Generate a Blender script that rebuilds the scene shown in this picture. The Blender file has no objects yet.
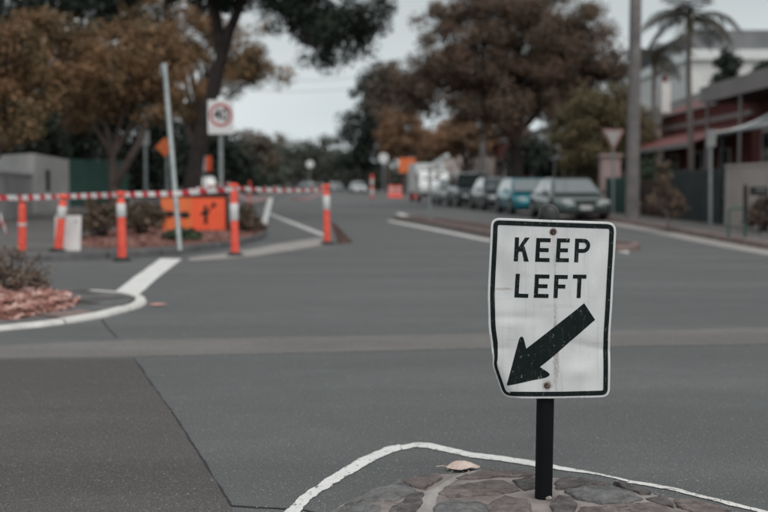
import bpy, bmesh, math, random
import numpy as np
from mathutils import Vector, Matrix

random.seed(7)
rng = np.random.default_rng(11)
SC = bpy.context.scene
COL = SC.collection
R = math.radians

# ------------------------------------------------------------------ camera
FPX = 1067.0            # focal length in photo pixels (768 wide): 50 mm on full frame
CAMZ = 1.15
PITCH = math.atan((256 - 184) / FPX)
cam_d = bpy.data.cameras.new('camera')
cam = bpy.data.objects.new('camera', cam_d)
COL.objects.link(cam)
cam.location = (0, 0, CAMZ)
cam.rotation_euler = (math.pi / 2 - PITCH, 0, 0)
cam_d.sensor_width = 36
cam_d.lens = 36 * FPX / 768
cam_d.clip_start = 0.05
cam_d.clip_end = 3000
cam_d.dof.use_dof = True
cam_d.dof.focus_distance = 3.66
cam_d.dof.aperture_fstop = 2.15
cam_d.dof.aperture_blades = 0
SC.camera = cam

# ------------------------------------------------------------------ sky
SUN_EL, SUN_AZ = R(58), R(155)       # behind the camera, a little to the right
world = bpy.data.worlds.new('World')
SC.world = world
world.use_nodes = True
wn, wl = world.node_tree.nodes, world.node_tree.links
wn.clear()
w_out = wn.new('ShaderNodeOutputWorld')
w_bg = wn.new('ShaderNodeBackground')
w_bg.inputs['Strength'].default_value = 0.10
sky = wn.new('ShaderNodeTexSky')
sky.sky_type = 'NISHITA'
sky.sun_disc = False
sky.sun_elevation = SUN_EL
sky.sun_rotation = SUN_AZ
sky.air_density = 1.0
sky.dust_density = 4.0
sky.ozone_density = 1.0
w_hsv = wn.new('ShaderNodeHueSaturation')
w_hsv.inputs['Saturation'].default_value = 0.22
w_tc = wn.new('ShaderNodeTexCoord')
w_map = wn.new('ShaderNodeMapping')
w_map.inputs['Scale'].default_value = (1.0, 1.0, 3.2)
w_noi = wn.new('ShaderNodeTexNoise')
w_noi.inputs['Scale'].default_value = 2.1
w_noi.inputs['Detail'].default_value = 5
w_noi.inputs['Roughness'].default_value = 0.45
w_rmp = wn.new('ShaderNodeValToRGB')
w_rmp.color_ramp.elements[0].position = 0.3
w_rmp.color_ramp.elements[0].color = (5.2, 5.85, 6.05, 1)
w_rmp.color_ramp.elements[1].position = 0.72
w_rmp.color_ramp.elements[1].color = (7.8, 8.4, 8.55, 1)
w_mix = wn.new('ShaderNodeMix')
w_mix.data_type = 'RGBA'
w_mix.inputs[0].default_value = 0.85
wl.new(w_tc.outputs['Generated'], w_map.inputs['Vector'])
wl.new(w_map.outputs['Vector'], w_noi.inputs['Vector'])
wl.new(w_noi.outputs['Fac'], w_rmp.inputs['Fac'])
wl.new(sky.outputs['Color'], w_hsv.inputs['Color'])
wl.new(w_hsv.outputs['Color'], w_mix.inputs[6])
wl.new(w_rmp.outputs['Color'], w_mix.inputs[7])
w_sep = wn.new('ShaderNodeSeparateXYZ')
wl.new(w_tc.outputs['Generated'], w_sep.inputs[0])
w_el = wn.new('ShaderNodeValToRGB')           # cloud deck a little brighter low down, even above
w_el.color_ramp.elements[0].position = 0.05
w_el.color_ramp.elements[0].color = (0.96, 0.95, 0.95, 1)
w_el.color_ramp.elements[1].position = 0.17
w_el.color_ramp.elements[1].color = (0.66, 0.66, 0.66, 1)
wl.new(w_sep.outputs['Z'], w_el.inputs[0])
w_mul = wn.new('ShaderNodeMix')
w_mul.data_type = 'RGBA'
w_mul.blend_type = 'MULTIPLY'
w_mul.inputs[0].default_value = 1.0
wl.new(w_mix.outputs[2], w_mul.inputs[6])
wl.new(w_el.outputs[0], w_mul.inputs[7])
wl.new(w_mul.outputs[2], w_bg.inputs['Color'])
wl.new(w_bg.outputs['Background'], w_out.inputs['Surface'])

# ------------------------------------------------------------------ sun (overcast)
sun_d = bpy.data.lights.new('sun', 'SUN')
sun_d.energy = 1.5
sun_d.angle = R(55)
sun_d.color = (1.0, 0.965, 0.93)
sun = bpy.data.objects.new('sun', sun_d)
COL.objects.link(sun)
sd = Vector((math.sin(SUN_AZ) * math.cos(SUN_EL), math.cos(SUN_AZ) * math.cos(SUN_EL), math.sin(SUN_EL)))
sun.rotation_euler = sd.to_track_quat('Z', 'Y').to_euler()
sun.location = (0, -5, 30)

SC.view_settings.view_transform = 'Standard'
SC.view_settings.look = 'None'
SC.view_settings.exposure = 0.40
SC.view_settings.gamma = 1.0
SC.view_settings.use_curve_mapping = False
SC.render.engine = 'CYCLES'

# ------------------------------------------------------------------ pixel -> place
_cp, _sp = math.cos(PITCH), math.sin(PITCH)
def ray(u, v):
    a, b = (u - 384) / FPX, (256 - v) / FPX
    return Vector((a, _cp + b * _sp, b * _cp - _sp))      # forward = (0,cp,-sp), up = (0,sp,cp)
def G(u, v, z=0.0):
    d = ray(u, v); t = (z - CAMZ) / d.z
    return Vector((d.x * t, d.y * t, z))
def at(u, v, Y):
    d = ray(u, v); t = Y / d.y
    return Vector((d.x * t, Y, CAMZ + d.z * t))

# ------------------------------------------------------------------ materials
MATS = {}
def nd(nt, t, **kw):
    n = nt.nodes.new(t)
    for k, v in kw.items():
        setattr(n, k, v)
    return n
def mixcol(nt, fac, a, b):
    m = nd(nt, 'ShaderNodeMix', data_type='RGBA')
    for s, x in ((0, fac), (6, a), (7, b)):
        if hasattr(x, 'is_linked'):
            nt.links.new(x, m.inputs[s])
        elif s == 0:
            m.inputs[0].default_value = x
        else:
            m.inputs[s].default_value = (*x[:3], 1)
    return m.outputs[2]
def ramp(nt, fac, p0, p1, c0=(0, 0, 0), c1=(1, 1, 1)):
    r = nd(nt, 'ShaderNodeValToRGB')
    r.color_ramp.elements[0].position = p0; r.color_ramp.elements[0].color = (*c0, 1)
    r.color_ramp.elements[1].position = p1; r.color_ramp.elements[1].color = (*c1, 1)
    nt.links.new(fac, r.inputs[0])
    return r.outputs[0]
def noise(nt, vec, scale, detail=3, rough=0.55):
    n = nd(nt, 'ShaderNodeTexNoise')
    n.inputs['Scale'].default_value = scale
    n.inputs['Detail'].default_value = detail
    n.inputs['Roughness'].default_value = rough
    if vec is not None: nt.links.new(vec, n.inputs['Vector'])
    return n.outputs['Fac']
def bump(nt, h, strength, dist=0.01):
    b = nd(nt, 'ShaderNodeBump')
    b.inputs['Strength'].default_value = strength
    b.inputs['Distance'].default_value = dist
    nt.links.new(h, b.inputs['Height'])
    return b.outputs['Normal']
def base_mat(name):
    m = bpy.data.materials.new(name); m.use_nodes = True
    nt = m.node_tree; nt.nodes.clear()
    o = nd(nt, 'ShaderNodeOutputMaterial'); p = nd(nt, 'ShaderNodeBsdfPrincipled')
    nt.links.new(p.outputs[0], o.inputs[0])
    MATS[name] = m
    return m, nt, p
def M(name, col, col2=None, rough=0.7, var=0.18, scale=4.0, bmp=0.0, bscale=60.0, metal=0.0, spec=0.35, dist=0.005, coat=0.0):
    if name in MATS: return MATS[name]
    m, nt, p = base_mat(name)
    tc = nd(nt, 'ShaderNodeTexCoord').outputs['Object']
    a = col if col2 is not None else tuple(c * (1 - var) for c in col)
    b = col2 if col2 is not None else tuple(min(1, c * (1 + var)) for c in col)
    f = ramp(nt, noise(nt, tc, scale, 5, 0.6), 0.32, 0.68)
    nt.links.new(mixcol(nt, f, a, b), p.inputs['Base Color'])
    p.inputs['Metallic'].default_value = metal
    p.inputs['Specular IOR Level'].default_value = spec
    p.inputs['Coat Weight'].default_value = coat
    rr = nd(nt, 'ShaderNodeMapRange')
    nt.links.new(noise(nt, tc, scale * 2.3, 3), rr.inputs[0])
    rr.inputs[3].default_value = max(0.02, rough - 0.12); rr.inputs[4].default_value = min(1, rough + 0.12)
    nt.links.new(rr.outputs[0], p.inputs['Roughness'])
    if bmp > 0:
        nt.links.new(bump(nt, noise(nt, tc, bscale, 4), bmp, dist), p.inputs['Normal'])
    return m
def asphalt(name, c0, c1, chip, chip_amt=0.10, grain=170.0, big=0.35):
    m, nt, p = base_mat(name)
    tc = nd(nt, 'ShaderNodeTexCoord').outputs['Object']
    f1 = ramp(nt, noise(nt, tc, big, 5, 0.6), 0.32, 0.7)
    c = mixcol(nt, f1, c0, c1)
    mpt = nd(nt, 'ShaderNodeMapping'); mpt.inputs['Scale'].default_value = (0.22, 1.1, 1.0); mpt.inputs['Rotation'].default_value = (0, 0, 0.12); nt.links.new(tc, mpt.inputs[0])
    c = mixcol(nt, ramp(nt, noise(nt, mpt.outputs[0], 1.0, 4, 0.55), 0.40, 0.66), tuple(x * 0.79 for x in c0), c)      # bands polished by tyres
    c = mixcol(nt, ramp(nt, noise(nt, tc, 0.9, 6, 0.7), 0.58, 0.72, (0, 0, 0), (0.6, 0.6, 0.6)), c, tuple(x * 0.55 for x in c0))   # oil and damp stains
    f2 = ramp(nt, noise(nt, tc, 3.2, 4, 0.65), 0.35, 0.75)
    c = mixcol(nt, f2, c, mixcol(nt, 0.35, c, tuple(x * 0.55 for x in c0)))
    c = mixcol(nt, ramp(nt, noise(nt, tc, 16, 4, 0.7), 0.35, 0.7, (0, 0, 0), (0.42, 0.42, 0.42)), c, tuple(x * q for x, q in zip(c0, (0.80, 0.74, 0.74))))
    c = mixcol(nt, ramp(nt, noise(nt, tc, 48, 3, 0.7), 0.38, 0.66, (0, 0, 0), (0.40, 0.40, 0.40)), c, tuple(x * 0.62 for x in c0))
    c = mixcol(nt, ramp(nt, noise(nt, tc, 85, 2, 0.6), 0.56, 0.72, (0, 0, 0), (0.40, 0.40, 0.40)), c, tuple(x * 1.7 for x in c1))
    g = noise(nt, tc, grain, 2, 0.6)
    gr = ramp(nt, g, 0.3, 0.72, (0.55, 0.55, 0.55), (1.42, 1.42, 1.42))
    mm = nd(nt, 'ShaderNodeMix', data_type='RGBA', blend_type='MULTIPLY'); mm.inputs[0].default_value = 1
    nt.links.new(c, mm.inputs[6]); nt.links.new(gr, mm.inputs[7])
    vo = nd(nt, 'ShaderNodeTexVoronoi'); vo.inputs['Scale'].default_value = 95
    nt.links.new(tc, vo.inputs['Vector'])
    sep = nd(nt, 'ShaderNodeSeparateColor'); nt.links.new(vo.outputs['Color'], sep.inputs[0])
    th = nd(nt, 'ShaderNodeMath', operation='GREATER_THAN'); th.inputs[1].default_value = 1 - chip_amt
    nt.links.new(sep.outputs[0], th.inputs[0])
    near = nd(nt, 'ShaderNodeMath', operation='LESS_THAN'); near.inputs[1].default_value = 0.42
    nt.links.new(vo.outputs['Distance'], near.inputs[0])
    mu = nd(nt, 'ShaderNodeMath', operation='MULTIPLY')
    nt.links.new(th.outputs[0], mu.inputs[0]); nt.links.new(near.outputs[0], mu.inputs[1])
    mu2 = nd(nt, 'ShaderNodeMath', operation='MULTIPLY'); nt.links.new(mu.outputs[0], mu2.inputs[0]); nt.links.new(sep.outputs[1], mu2.inputs[1])
    nt.links.new(mixcol(nt, mu2.outputs[0], mm.outputs[2], chip), p.inputs['Base Color'])
    p.inputs['Roughness'].default_value = 0.82
    p.inputs['Specular IOR Level'].default_value = 0.3
    nt.links.new(bump(nt, g, 0.55, 0.006), p.inputs['Normal'])
    return m
def paint(name, col, under, wear=0.45, scale=28.0):
    m, nt, p = base_mat(name)
    tc = nd(nt, 'ShaderNodeTexCoord').outputs['Object']
    f = ramp(nt, noise(nt, tc, scale, 6, 0.7), wear - 0.05, wear + 0.03)
    c = mixcol(nt, ramp(nt, noise(nt, tc, 5, 4), 0.3, 0.7), tuple(x * 0.82 for x in col), col)
    nt.links.new(mixcol(nt, f, under, c), p.inputs['Base Color'])
    p.inputs['Roughness'].default_value = 0.75
    nt.links.new(bump(nt, noise(nt, tc, 170, 2), 0.4, 0.004), p.inputs['Normal'])
    return m
def foliage(name, c0, c1, c2, scale=0.6):
    m, nt, p = base_mat(name)
    geo = nd(nt, 'ShaderNodeNewGeometry')
    tc = nd(nt, 'ShaderNodeTexCoord').outputs['Object']
    rnd = geo.outputs['Random Per Island']
    c = mixcol(nt, ramp(nt, noise(nt, tc, scale, 3), 0.38, 0.62), c0, c1)
    c = mixcol(nt, ramp(nt, rnd, 0.55, 1.0), c, c2)
    nt.links.new(c, p.inputs['Base Color'])
    p.inputs['Roughness'].default_value = 0.6
    p.inputs['Specular IOR Level'].default_value = 0.25
    return m
def glass_mat():
    m, nt, p = base_mat('car_glass')
    tc = nd(nt, 'ShaderNodeTexCoord').outputs['Object']
    nt.links.new(mixcol(nt, noise(nt, tc, 2.0, 3), (0.05, 0.062, 0.066), (0.10, 0.12, 0.124)), p.inputs['Base Color'])
    p.inputs['Metallic'].default_value = 0.0; p.inputs['Coat Weight'].default_value = 1.0; p.inputs['Coat IOR'].default_value = 2.2
    p.inputs['Roughness'].default_value = 0.06
    p.inputs['Specular IOR Level'].default_value = 0.6
    return m

asphalt('asphalt', (0.127, 0.131, 0.132), (0.152, 0.155, 0.155), (0.25, 0.245, 0.24), 0.07)
asphalt('asphalt_brown', (0.100, 0.092, 0.090), (0.136, 0.124, 0.120), (0.21, 0.195, 0.19), 0.10)
asphalt('asphalt_pale', (0.172, 0.164, 0.158), (0.225, 0.214, 0.206), (0.3, 0.29, 0.28), 0.12, big=1.3)
asphalt('asphalt_path', (0.12, 0.115, 0.112), (0.155, 0.148, 0.142), (0.3, 0.3, 0.29), 0.1)
paint('line_paint', (0.72, 0.71, 0.69), (0.14, 0.138, 0.135), 0.41, 30)
paint('line_paint_worn', (0.62, 0.60, 0.58), (0.14, 0.13, 0.13), 0.46, 22)
paint('line_paint_flaked', (0.70, 0.68, 0.66), (0.16, 0.148, 0.142), 0.45, 30)
M('tar', (0.018, 0.018, 0.019), rough=0.6)
M('soil', (0.05, 0.042, 0.034), (0.09, 0.075, 0.055), scale=1.2, bmp=0.5, bscale=20, dist=0.02)
M('concrete', (0.24, 0.225, 0.215), (0.33, 0.31, 0.295), scale=2.0, bmp=0.25, bscale=90, rough=0.85)
M('kerb_white', (0.50, 0.48, 0.46), (0.68, 0.66, 0.63), scale=6.0, rough=0.8, bmp=0.3)
M('bluestone', (0.085, 0.085, 0.088), (0.15, 0.148, 0.148), scale=5.0, rough=0.8, bmp=0.4, bscale=70)
M('kerb_pink', (0.16, 0.115, 0.105), (0.24, 0.18, 0.165), scale=3.0, rough=0.85, bmp=0.4)
M('mulch_dull', (0.15, 0.068, 0.056), (0.30, 0.165, 0.14), scale=9.0, rough=0.9)
M('mulch_base', (0.11, 0.045, 0.035), (0.20, 0.085, 0.065), scale=14.0, rough=0.95, bmp=0.8, bscale=60, dist=0.02)
M('galv', (0.22, 0.25, 0.255), (0.33, 0.36, 0.36), scale=7, rough=0.5, metal=0.4, spec=0.5)
M('sign_back', (0.34, 0.35, 0.35), rough=0.5, metal=0.3)
M('orange', (0.74, 0.085, 0.058), (0.99, 0.15, 0.10), scale=7, rough=0.55)
M('orange_sign', (0.92, 0.12, 0.05), (0.99, 0.16, 0.07), scale=2, rough=0.5)
M('orange_pale', (0.78, 0.17, 0.055), (0.90, 0.23, 0.085), scale=3, rough=0.6)
M('reflective', (0.58, 0.585, 0.58), (0.72, 0.72, 0.71), scale=6, rough=0.35, spec=0.5)
M('white_board', (0.56, 0.56, 0.55), (0.70, 0.69, 0.68), scale=4, rough=0.6)
M('black_rubber', (0.018, 0.018, 0.019), (0.04, 0.039, 0.038), scale=8, rough=0.85)
M('black_print', (0.02, 0.02, 0.02), rough=0.5)
M('red_print', (0.42, 0.05, 0.05), rough=0.5)
M('red_faded', (0.36, 0.19, 0.18), rough=0.5)
M('white_dull', (0.42, 0.39, 0.375), rough=0.6)
M('red_tape', (0.62, 0.03, 0.045), rough=0.45)
M('white_sign', (0.66, 0.67, 0.67), (0.76, 0.76, 0.75), scale=3, rough=0.4)
M('white_paint', (0.60, 0.595, 0.58), (0.72, 0.71, 0.69), scale=1.5, rough=0.65, bmp=0.1)
M('wall_white', (0.30, 0.295, 0.288), (0.42, 0.41, 0.40), scale=1.1, rough=0.85, bmp=0.25, bscale=40)
M('wall_cream', (0.38, 0.33, 0.305), (0.47, 0.41, 0.385), scale=1.0, rough=0.85, bmp=0.25, bscale=40)
M('wall_pink', (0.36, 0.26, 0.25), (0.46, 0.34, 0.32), scale=1.4, rough=0.85, bmp=0.2)
M('fence_green', (0.028, 0.075, 0.062), (0.045, 0.10, 0.083), scale=1.0, rough=0.5)
M('fence_dark', (0.035, 0.042, 0.042), (0.055, 0.062, 0.062), scale=1.4, rough=0.65)
M('fence_brown', (0.052, 0.032, 0.03), (0.085, 0.055, 0.05), scale=1.6, rough=0.8, bmp=0.3)
M('brick_red', (0.095, 0.028, 0.026), (0.16, 0.045, 0.04), scale=2.5, rough=0.85, bmp=0.3)
M('red_iron', (0.12, 0.032, 0.03), (0.19, 0.055, 0.05), scale=1.2, rough=0.55)
M('roof_grey', (0.16, 0.165, 0.17), (0.23, 0.235, 0.24), scale=0.8, rough=0.6)
M('roof_slate', (0.06, 0.062, 0.066), (0.10, 0.10, 0.105), scale=1.2, rough=0.7)
M('iron_dull', (0.20, 0.215, 0.22), (0.28, 0.295, 0.30), scale=1.0, rough=0.55)
M('iron_grey', (0.42, 0.45, 0.46), (0.54, 0.57, 0.58), scale=1.0, rough=0.45, metal=0.2)
M('fascia', (0.25, 0.225, 0.222), (0.32, 0.285, 0.28), scale=0.8, rough=0.75)
M('window_dark', (0.015, 0.018, 0.02), (0.035, 0.04, 0.043), scale=0.8, rough=0.12, spec=0.5)
M('timber_pole', (0.13, 0.12, 0.118), (0.22, 0.205, 0.20), scale=2.5, rough=0.9, bmp=0.5, bscale=20, dist=0.01)
M('timber_brown', (0.06, 0.035, 0.03), (0.10, 0.06, 0.05), scale=5, rough=0.85, bmp=0.3)
M('bark_dark', (0.028, 0.022, 0.021), (0.06, 0.048, 0.044), scale=4, rough=0.95, bmp=0.8, bscale=14, dist=0.03)
M('bark_brown', (0.07, 0.052, 0.046), (0.125, 0.095, 0.085), scale=4, rough=0.95, bmp=0.8, bscale=14, dist=0.03)
M('bark_palm', (0.16, 0.14, 0.125), (0.24, 0.21, 0.19), scale=6, rough=0.95, bmp=0.6, bscale=20, dist=0.02)
M('tyre', (0.014, 0.014, 0.015), rough=0.9)
M('rim', (0.30, 0.31, 0.315), rough=0.35, metal=0.7)
M('chrome', (0.45, 0.46, 0.47), rough=0.25, metal=0.9)
M('lamp_glass', (0.55, 0.57, 0.58), (0.70, 0.72, 0.72), scale=8, rough=0.15, spec=0.7)
M('plate', (0.55, 0.56, 0.55), rough=0.5)
M('plastic_dark', (0.02, 0.021, 0.022), rough=0.6)
M('car_green', (0.10, 0.135, 0.125), rough=0.3, var=0.06, coat=0.6, metal=0.35)
M('car_teal', (0.015, 0.20, 0.25), rough=0.3, var=0.06, coat=0.6, metal=0.2)
M('car_dark', (0.035, 0.045, 0.052), rough=0.3, var=0.08, coat=0.6, metal=0.2)
M('car_charcoal', (0.055, 0.06, 0.063), rough=0.3, var=0.08, coat=0.6, metal=0.2)
M('car_silver', (0.33, 0.345, 0.35), rough=0.35, var=0.05, coat=0.5, metal=0.4)
M('car_white', (0.62, 0.63, 0.63), rough=0.35, var=0.04, coat=0.5)
M('leaf_dry', (0.52, 0.36, 0.30), (0.72, 0.60, 0.54), scale=30, rough=0.8)
M('leaf_pink', (0.50, 0.24, 0.21), (0.6, 0.34, 0.3), scale=20, rough=0.85)
M('wire', (0.02, 0.02, 0.022), rough=0.7)
glass_mat()
foliage('leaves_autumn', (0.094, 0.076, 0.038), (0.205, 0.114, 0.057), (0.34, 0.195, 0.105))
foliage('leaves_rust', (0.082, 0.062, 0.044), (0.135, 0.088, 0.060), (0.22, 0.14, 0.102), 0.5)
foliage('leaves_orange', (0.15, 0.092, 0.052), (0.25, 0.135, 0.076), (0.34, 0.20, 0.125), 0.3)
foliage('leaves_dark', (0.012, 0.020, 0.015), (0.026, 0.034, 0.024), (0.04, 0.05, 0.034))
foliage('leaves_olive', (0.075, 0.066, 0.032), (0.13, 0.105, 0.05), (0.20, 0.155, 0.085))
foliage('leaves_far', (0.055, 0.068, 0.056), (0.088, 0.092, 0.072), (0.12, 0.115, 0.09), 0.2)  # lightened grey green, distance haze put into the leaf colour
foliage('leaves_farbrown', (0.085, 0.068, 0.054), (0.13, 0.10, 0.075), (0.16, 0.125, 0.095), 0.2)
foliage('leaves_palm', (0.022, 0.024, 0.019), (0.042, 0.038, 0.027), (0.07, 0.05, 0.034), 1.0)
foliage('leaves_shrub', (0.07, 0.055, 0.036), (0.12, 0.085, 0.06), (0.20, 0.135, 0.10), 3.0)
foliage('mulch', (0.20, 0.085, 0.068), (0.42, 0.22, 0.185), (0.66, 0.46, 0.41), 7.0)
foliage('leaves_dry', (0.10, 0.075, 0.056), (0.17, 0.12, 0.09), (0.27, 0.19, 0.145), 4.0)
foliage('leaves_green', (0.028, 0.05, 0.027), (0.05, 0.075, 0.04), (0.08, 0.09, 0.05), 2.0)

# ------------------------------------------------------------------ mesh helpers
def wloc(o):
    v = Vector((0, 0, 0))
    while o is not None:
        v = v + o.location; o = o.parent
    return v
def link(name, me, mat, parent=None, loc=None):
    o = bpy.data.objects.new(name, me)
    COL.objects.link(o)
    if mat is not None:
        me.materials.append(MATS[mat] if isinstance(mat, str) else mat)
    if parent is not None: o.parent = parent
    if loc is not None: o.location = loc
    return o
def tag(o, label=None, cat=None, group=None, kind=None):
    if label: o['label'] = label
    if cat: o['category'] = cat
    if group: o['group'] = group
    if kind: o['kind'] = kind
    return o
def empty(name, loc, label=None, cat=None, group=None, rot=(0, 0, 0)):
    e = bpy.data.objects.new(name, None)
    e.empty_display_size = 0.2
    COL.objects.link(e)
    e.location = loc; e.rotation_euler = rot
    return tag(e, label, cat, group)

class MB:
    def __init__(s): s.v = []; s.f = []; s.sm = []
    def add(s, vs, fs, smooth=False):
        n = len(s.v)
        s.v += [Vector(p) for p in vs]
        for f in fs:
            s.f.append([i + n for i in f]); s.sm.append(smooth)
        return s
    def box(s, c, size, rz=0.0, rot=None, bev=0.0):
        x, y, z = (d / 2 for d in size)
        m = rot if rot is not None else Matrix.Rotation(rz, 3, 'Z')
        c = Vector(c)
        if bev <= 0:
            vs = [c + m @ Vector((a * x, b * y, d * z)) for d in (-1, 1) for b in (-1, 1) for a in (-1, 1)]
            return s.add(vs, [(0, 2, 3, 1), (4, 5, 7, 6), (0, 1, 5, 4), (2, 6, 7, 3), (0, 4, 6, 2), (1, 3, 7, 5)])
        bm = bmesh.new(); bmesh.ops.create_cube(bm, size=1.0)
        for v in bm.verts: v.co = Vector((v.co.x * size[0], v.co.y * size[1], v.co.z * size[2]))
        bmesh.ops.bevel(bm, geom=bm.edges[:], offset=bev, segments=2, affect='EDGES')
        bm.verts.index_update()
        s.add([c + m @ v.co for v in bm.verts], [[v.index for v in f.verts] for f in bm.faces])
        bm.free(); return s
    def tube(s, pts, rad, n=10, cap=True):
        pts = [Vector(p) for p in pts]
        if not hasattr(rad, '__len__'): rad = [rad] * len(pts)
        vs = []; fs = []
        ref = None
        for i, p in enumerate(pts):
            d = (pts[min(i + 1, len(pts) - 1)] - pts[max(i - 1, 0)]).normalized()
            if ref is None:
                ref = Vector((1, 0, 0)) if abs(d.x) < 0.9 else Vector((0, 1, 0))
            a = (ref - d * ref.dot(d)).normalized(); b = d.cross(a); ref = a
            for k in range(n):
                t = 2 * math.pi * k / n
                vs.append(p + (a * math.cos(t) + b * math.sin(t)) * rad[i])
        for i in range(len(pts) - 1):
            for k in range(n):
                k2 = (k + 1) % n
                fs.append((i * n + k, i * n + k2, (i + 1) * n + k2, (i + 1) * n + k))
        s.add(vs, fs, True)
        if cap:
            s.add(vs[:n], [list(range(n))[::-1]]); s.add(vs[-n:], [list(range(n))])
        return s
    def lathe(s, prof, c=(0, 0, 0), n=20):          # prof: (r, z)
        c = Vector(c); vs = []; fs = []
        for r, z in prof:
            for k in range(n):
                t = 2 * math.pi * k / n
                vs.append(c + Vector((r * math.cos(t), r * math.sin(t), z)))
        for i in range(len(prof) - 1):
            for k in range(n):
                k2 = (k + 1) % n
                fs.append((i * n + k, i * n + k2, (i + 1) * n + k2, (i + 1) * n + k))
        s.add(vs, fs, True)
        s.add(vs[:n], [list(range(n))[::-1]]); s.add(vs[-n:], [list(range(n))])
        return s
    def prism(s, poly, z0, z1):                      # poly: (x, y) counter-clockwise
        poly = [Vector((p[0], p[1])) for p in poly]
        if sum(a.x * b.y - b.x * a.y for a, b in zip(poly, poly[1:] + poly[:1])) < 0: poly = poly[::-1]
        n = len(poly)
        vs = [(p.x, p.y, z0) for p in poly] + [(p.x, p.y, z1) for p in poly]
        return s.add(vs, [list(range(n))[::-1], list(range(n, 2 * n))] + [(i, (i + 1) % n, n + (i + 1) % n, n + i) for i in range(n)])
    def sheet(s, poly, z):
        poly = [Vector((p[0], p[1])) for p in poly]
        if sum(a.x * b.y - b.x * a.y for a, b in zip(poly, poly[1:] + poly[:1])) < 0: poly = poly[::-1]
        return s.add([(p.x, p.y, z) for p in poly], [list(range(len(poly)))])
    def strip(s, A, B):                              # quads between two equally long polylines
        n = len(A)
        return s.add(list(A) + list(B), [(i, i + 1, n + i + 1, n + i) for i in range(n - 1)])
    def mesh(s, name, off=(0, 0, 0)):
        off = Vector(off)
        me = bpy.data.meshes.new(name)
        me.from_pydata([tuple(p - off) for p in s.v], [], s.f)
        me.polygons.foreach_set('use_smooth', s.sm)
        me.update()
        return me
    def build(s, name, mat, parent=None, local=False, origin=None):
        if parent is not None:
            return link(name, s.mesh(name, (0, 0, 0) if local else wloc(parent)), mat, parent)
        if origin is None:
            xs = [p.x for p in s.v]; ys = [p.y for p in s.v]; zs = [p.z for p in s.v]
            origin = ((min(xs) + max(xs)) / 2, (min(ys) + max(ys)) / 2, min(zs))
        return link(name, s.mesh(name, origin), mat, None, origin)

def dens(pts, step):
    out = []
    for a, b in zip(pts, pts[1:]):
        a, b = Vector(a), Vector(b); n = max(1, int((b - a).length / step))
        out += [a.lerp(b, i / n) for i in range(n)]
    return out + [Vector(pts[-1])]
def chaikin(p, k=1, closed=True):
    p = [Vector(q) for q in p]
    for _ in range(k):
        q = []
        rngi = range(len(p)) if closed else range(len(p) - 1)
        if not closed: q.append(p[0])
        for i in rngi:
            a, b = p[i], p[(i + 1) % len(p)]
            q += [a.lerp(b, 0.25), a.lerp(b, 0.75)]
        if not closed: q.append(p[-1])
        p = q
    return p
def area2(p): return sum(a[0] * b[1] - b[0] * a[1] for a, b in zip(p, p[1:] + p[:1]))
def inset(poly, d):                                  # closed 2D polygon, moved inwards by d
    n = len(poly); sg = 1 if area2([tuple(q) for q in poly]) > 0 else -1
    out = []
    for i in range(n):
        p = Vector(poly[i][:2]); a = (p - Vector(poly[i - 1][:2])); b = (Vector(poly[(i + 1) % n][:2]) - p)
        a = a.normalized() if a.length > 1e-9 else b.normalized()
        b = b.normalized() if b.length > 1e-9 else a
        na = Vector((-a.y, a.x)) * sg; nb = Vector((-b.y, b.x)) * sg
        m = na + nb
        m = m / max(0.35, m.dot(na)) if m.length > 1e-6 else na
        out.append(p + m * d)
    return out
def clip(poly, a, b):                                # keep the side left of a->b
    out = []
    def sd_(p): return (b[0] - a[0]) * (p[1] - a[1]) - (b[1] - a[1]) * (p[0] - a[0])
    for i in range(len(poly)):
        p, q = poly[i], poly[(i + 1) % len(poly)]
        sp, sq = sd_(p), sd_(q)
        if sp >= 0: out.append(p)
        if (sp > 0) != (sq > 0) and abs(sp - sq) > 1e-12:
            t = sp / (sp - sq)
            if 0 < t < 1: out.append((p[0] + (q[0] - p[0]) * t, p[1] + (q[1] - p[1]) * t))
    return out
def text_mb(body, size, place, depth=0.0):           # place: (x, y) of the text -> world point
    cu = bpy.data.curves.new('text', 'FONT'); cu.body = body; cu.size = size
    cu.offset = size * 0.022; cu.align_x = 'CENTER'; cu.align_y = 'CENTER'
    ob = bpy.data.objects.new('text', cu); COL.objects.link(ob)
    dg = bpy.context.evaluated_depsgraph_get()
    me = bpy.data.meshes.new_from_object(ob.evaluated_get(dg))
    mb = MB(); mb.add([place(v.co.x, v.co.y) for v in me.vertices], [list(p.vertices) for p in me.polygons])
    bpy.data.objects.remove(ob); bpy.data.curves.remove(cu); bpy.data.meshes.remove(me)
    return mb

# ================================================================== THE SETTING
from mathutils import noise as mnoise
def struct(o): o['kind'] = 'structure'; return o
RK = [(9.5, 6.0), (7.6, 11.5), (6.75, 16.5), (6.70, 20), (6.9, 26), (7.0, 32), (6.35, 42), (4.95, 58), (3.1, 80), (1.5, 100), (-1.0, 130), (-4.6, 170), (-14, 250), (-32, 360)]
LK = [(-5.6, 15.7), (-4.05, 16.35), (-3.3, 17.5), (-2.75, 19.3), (-2.5, 21.5), (-2.6, 24), (-3.6, 31.6), (-6.4, 54), (-9.5, 100), (-14.5, 170), (-24.5, 250), (-43, 360)]

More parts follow.
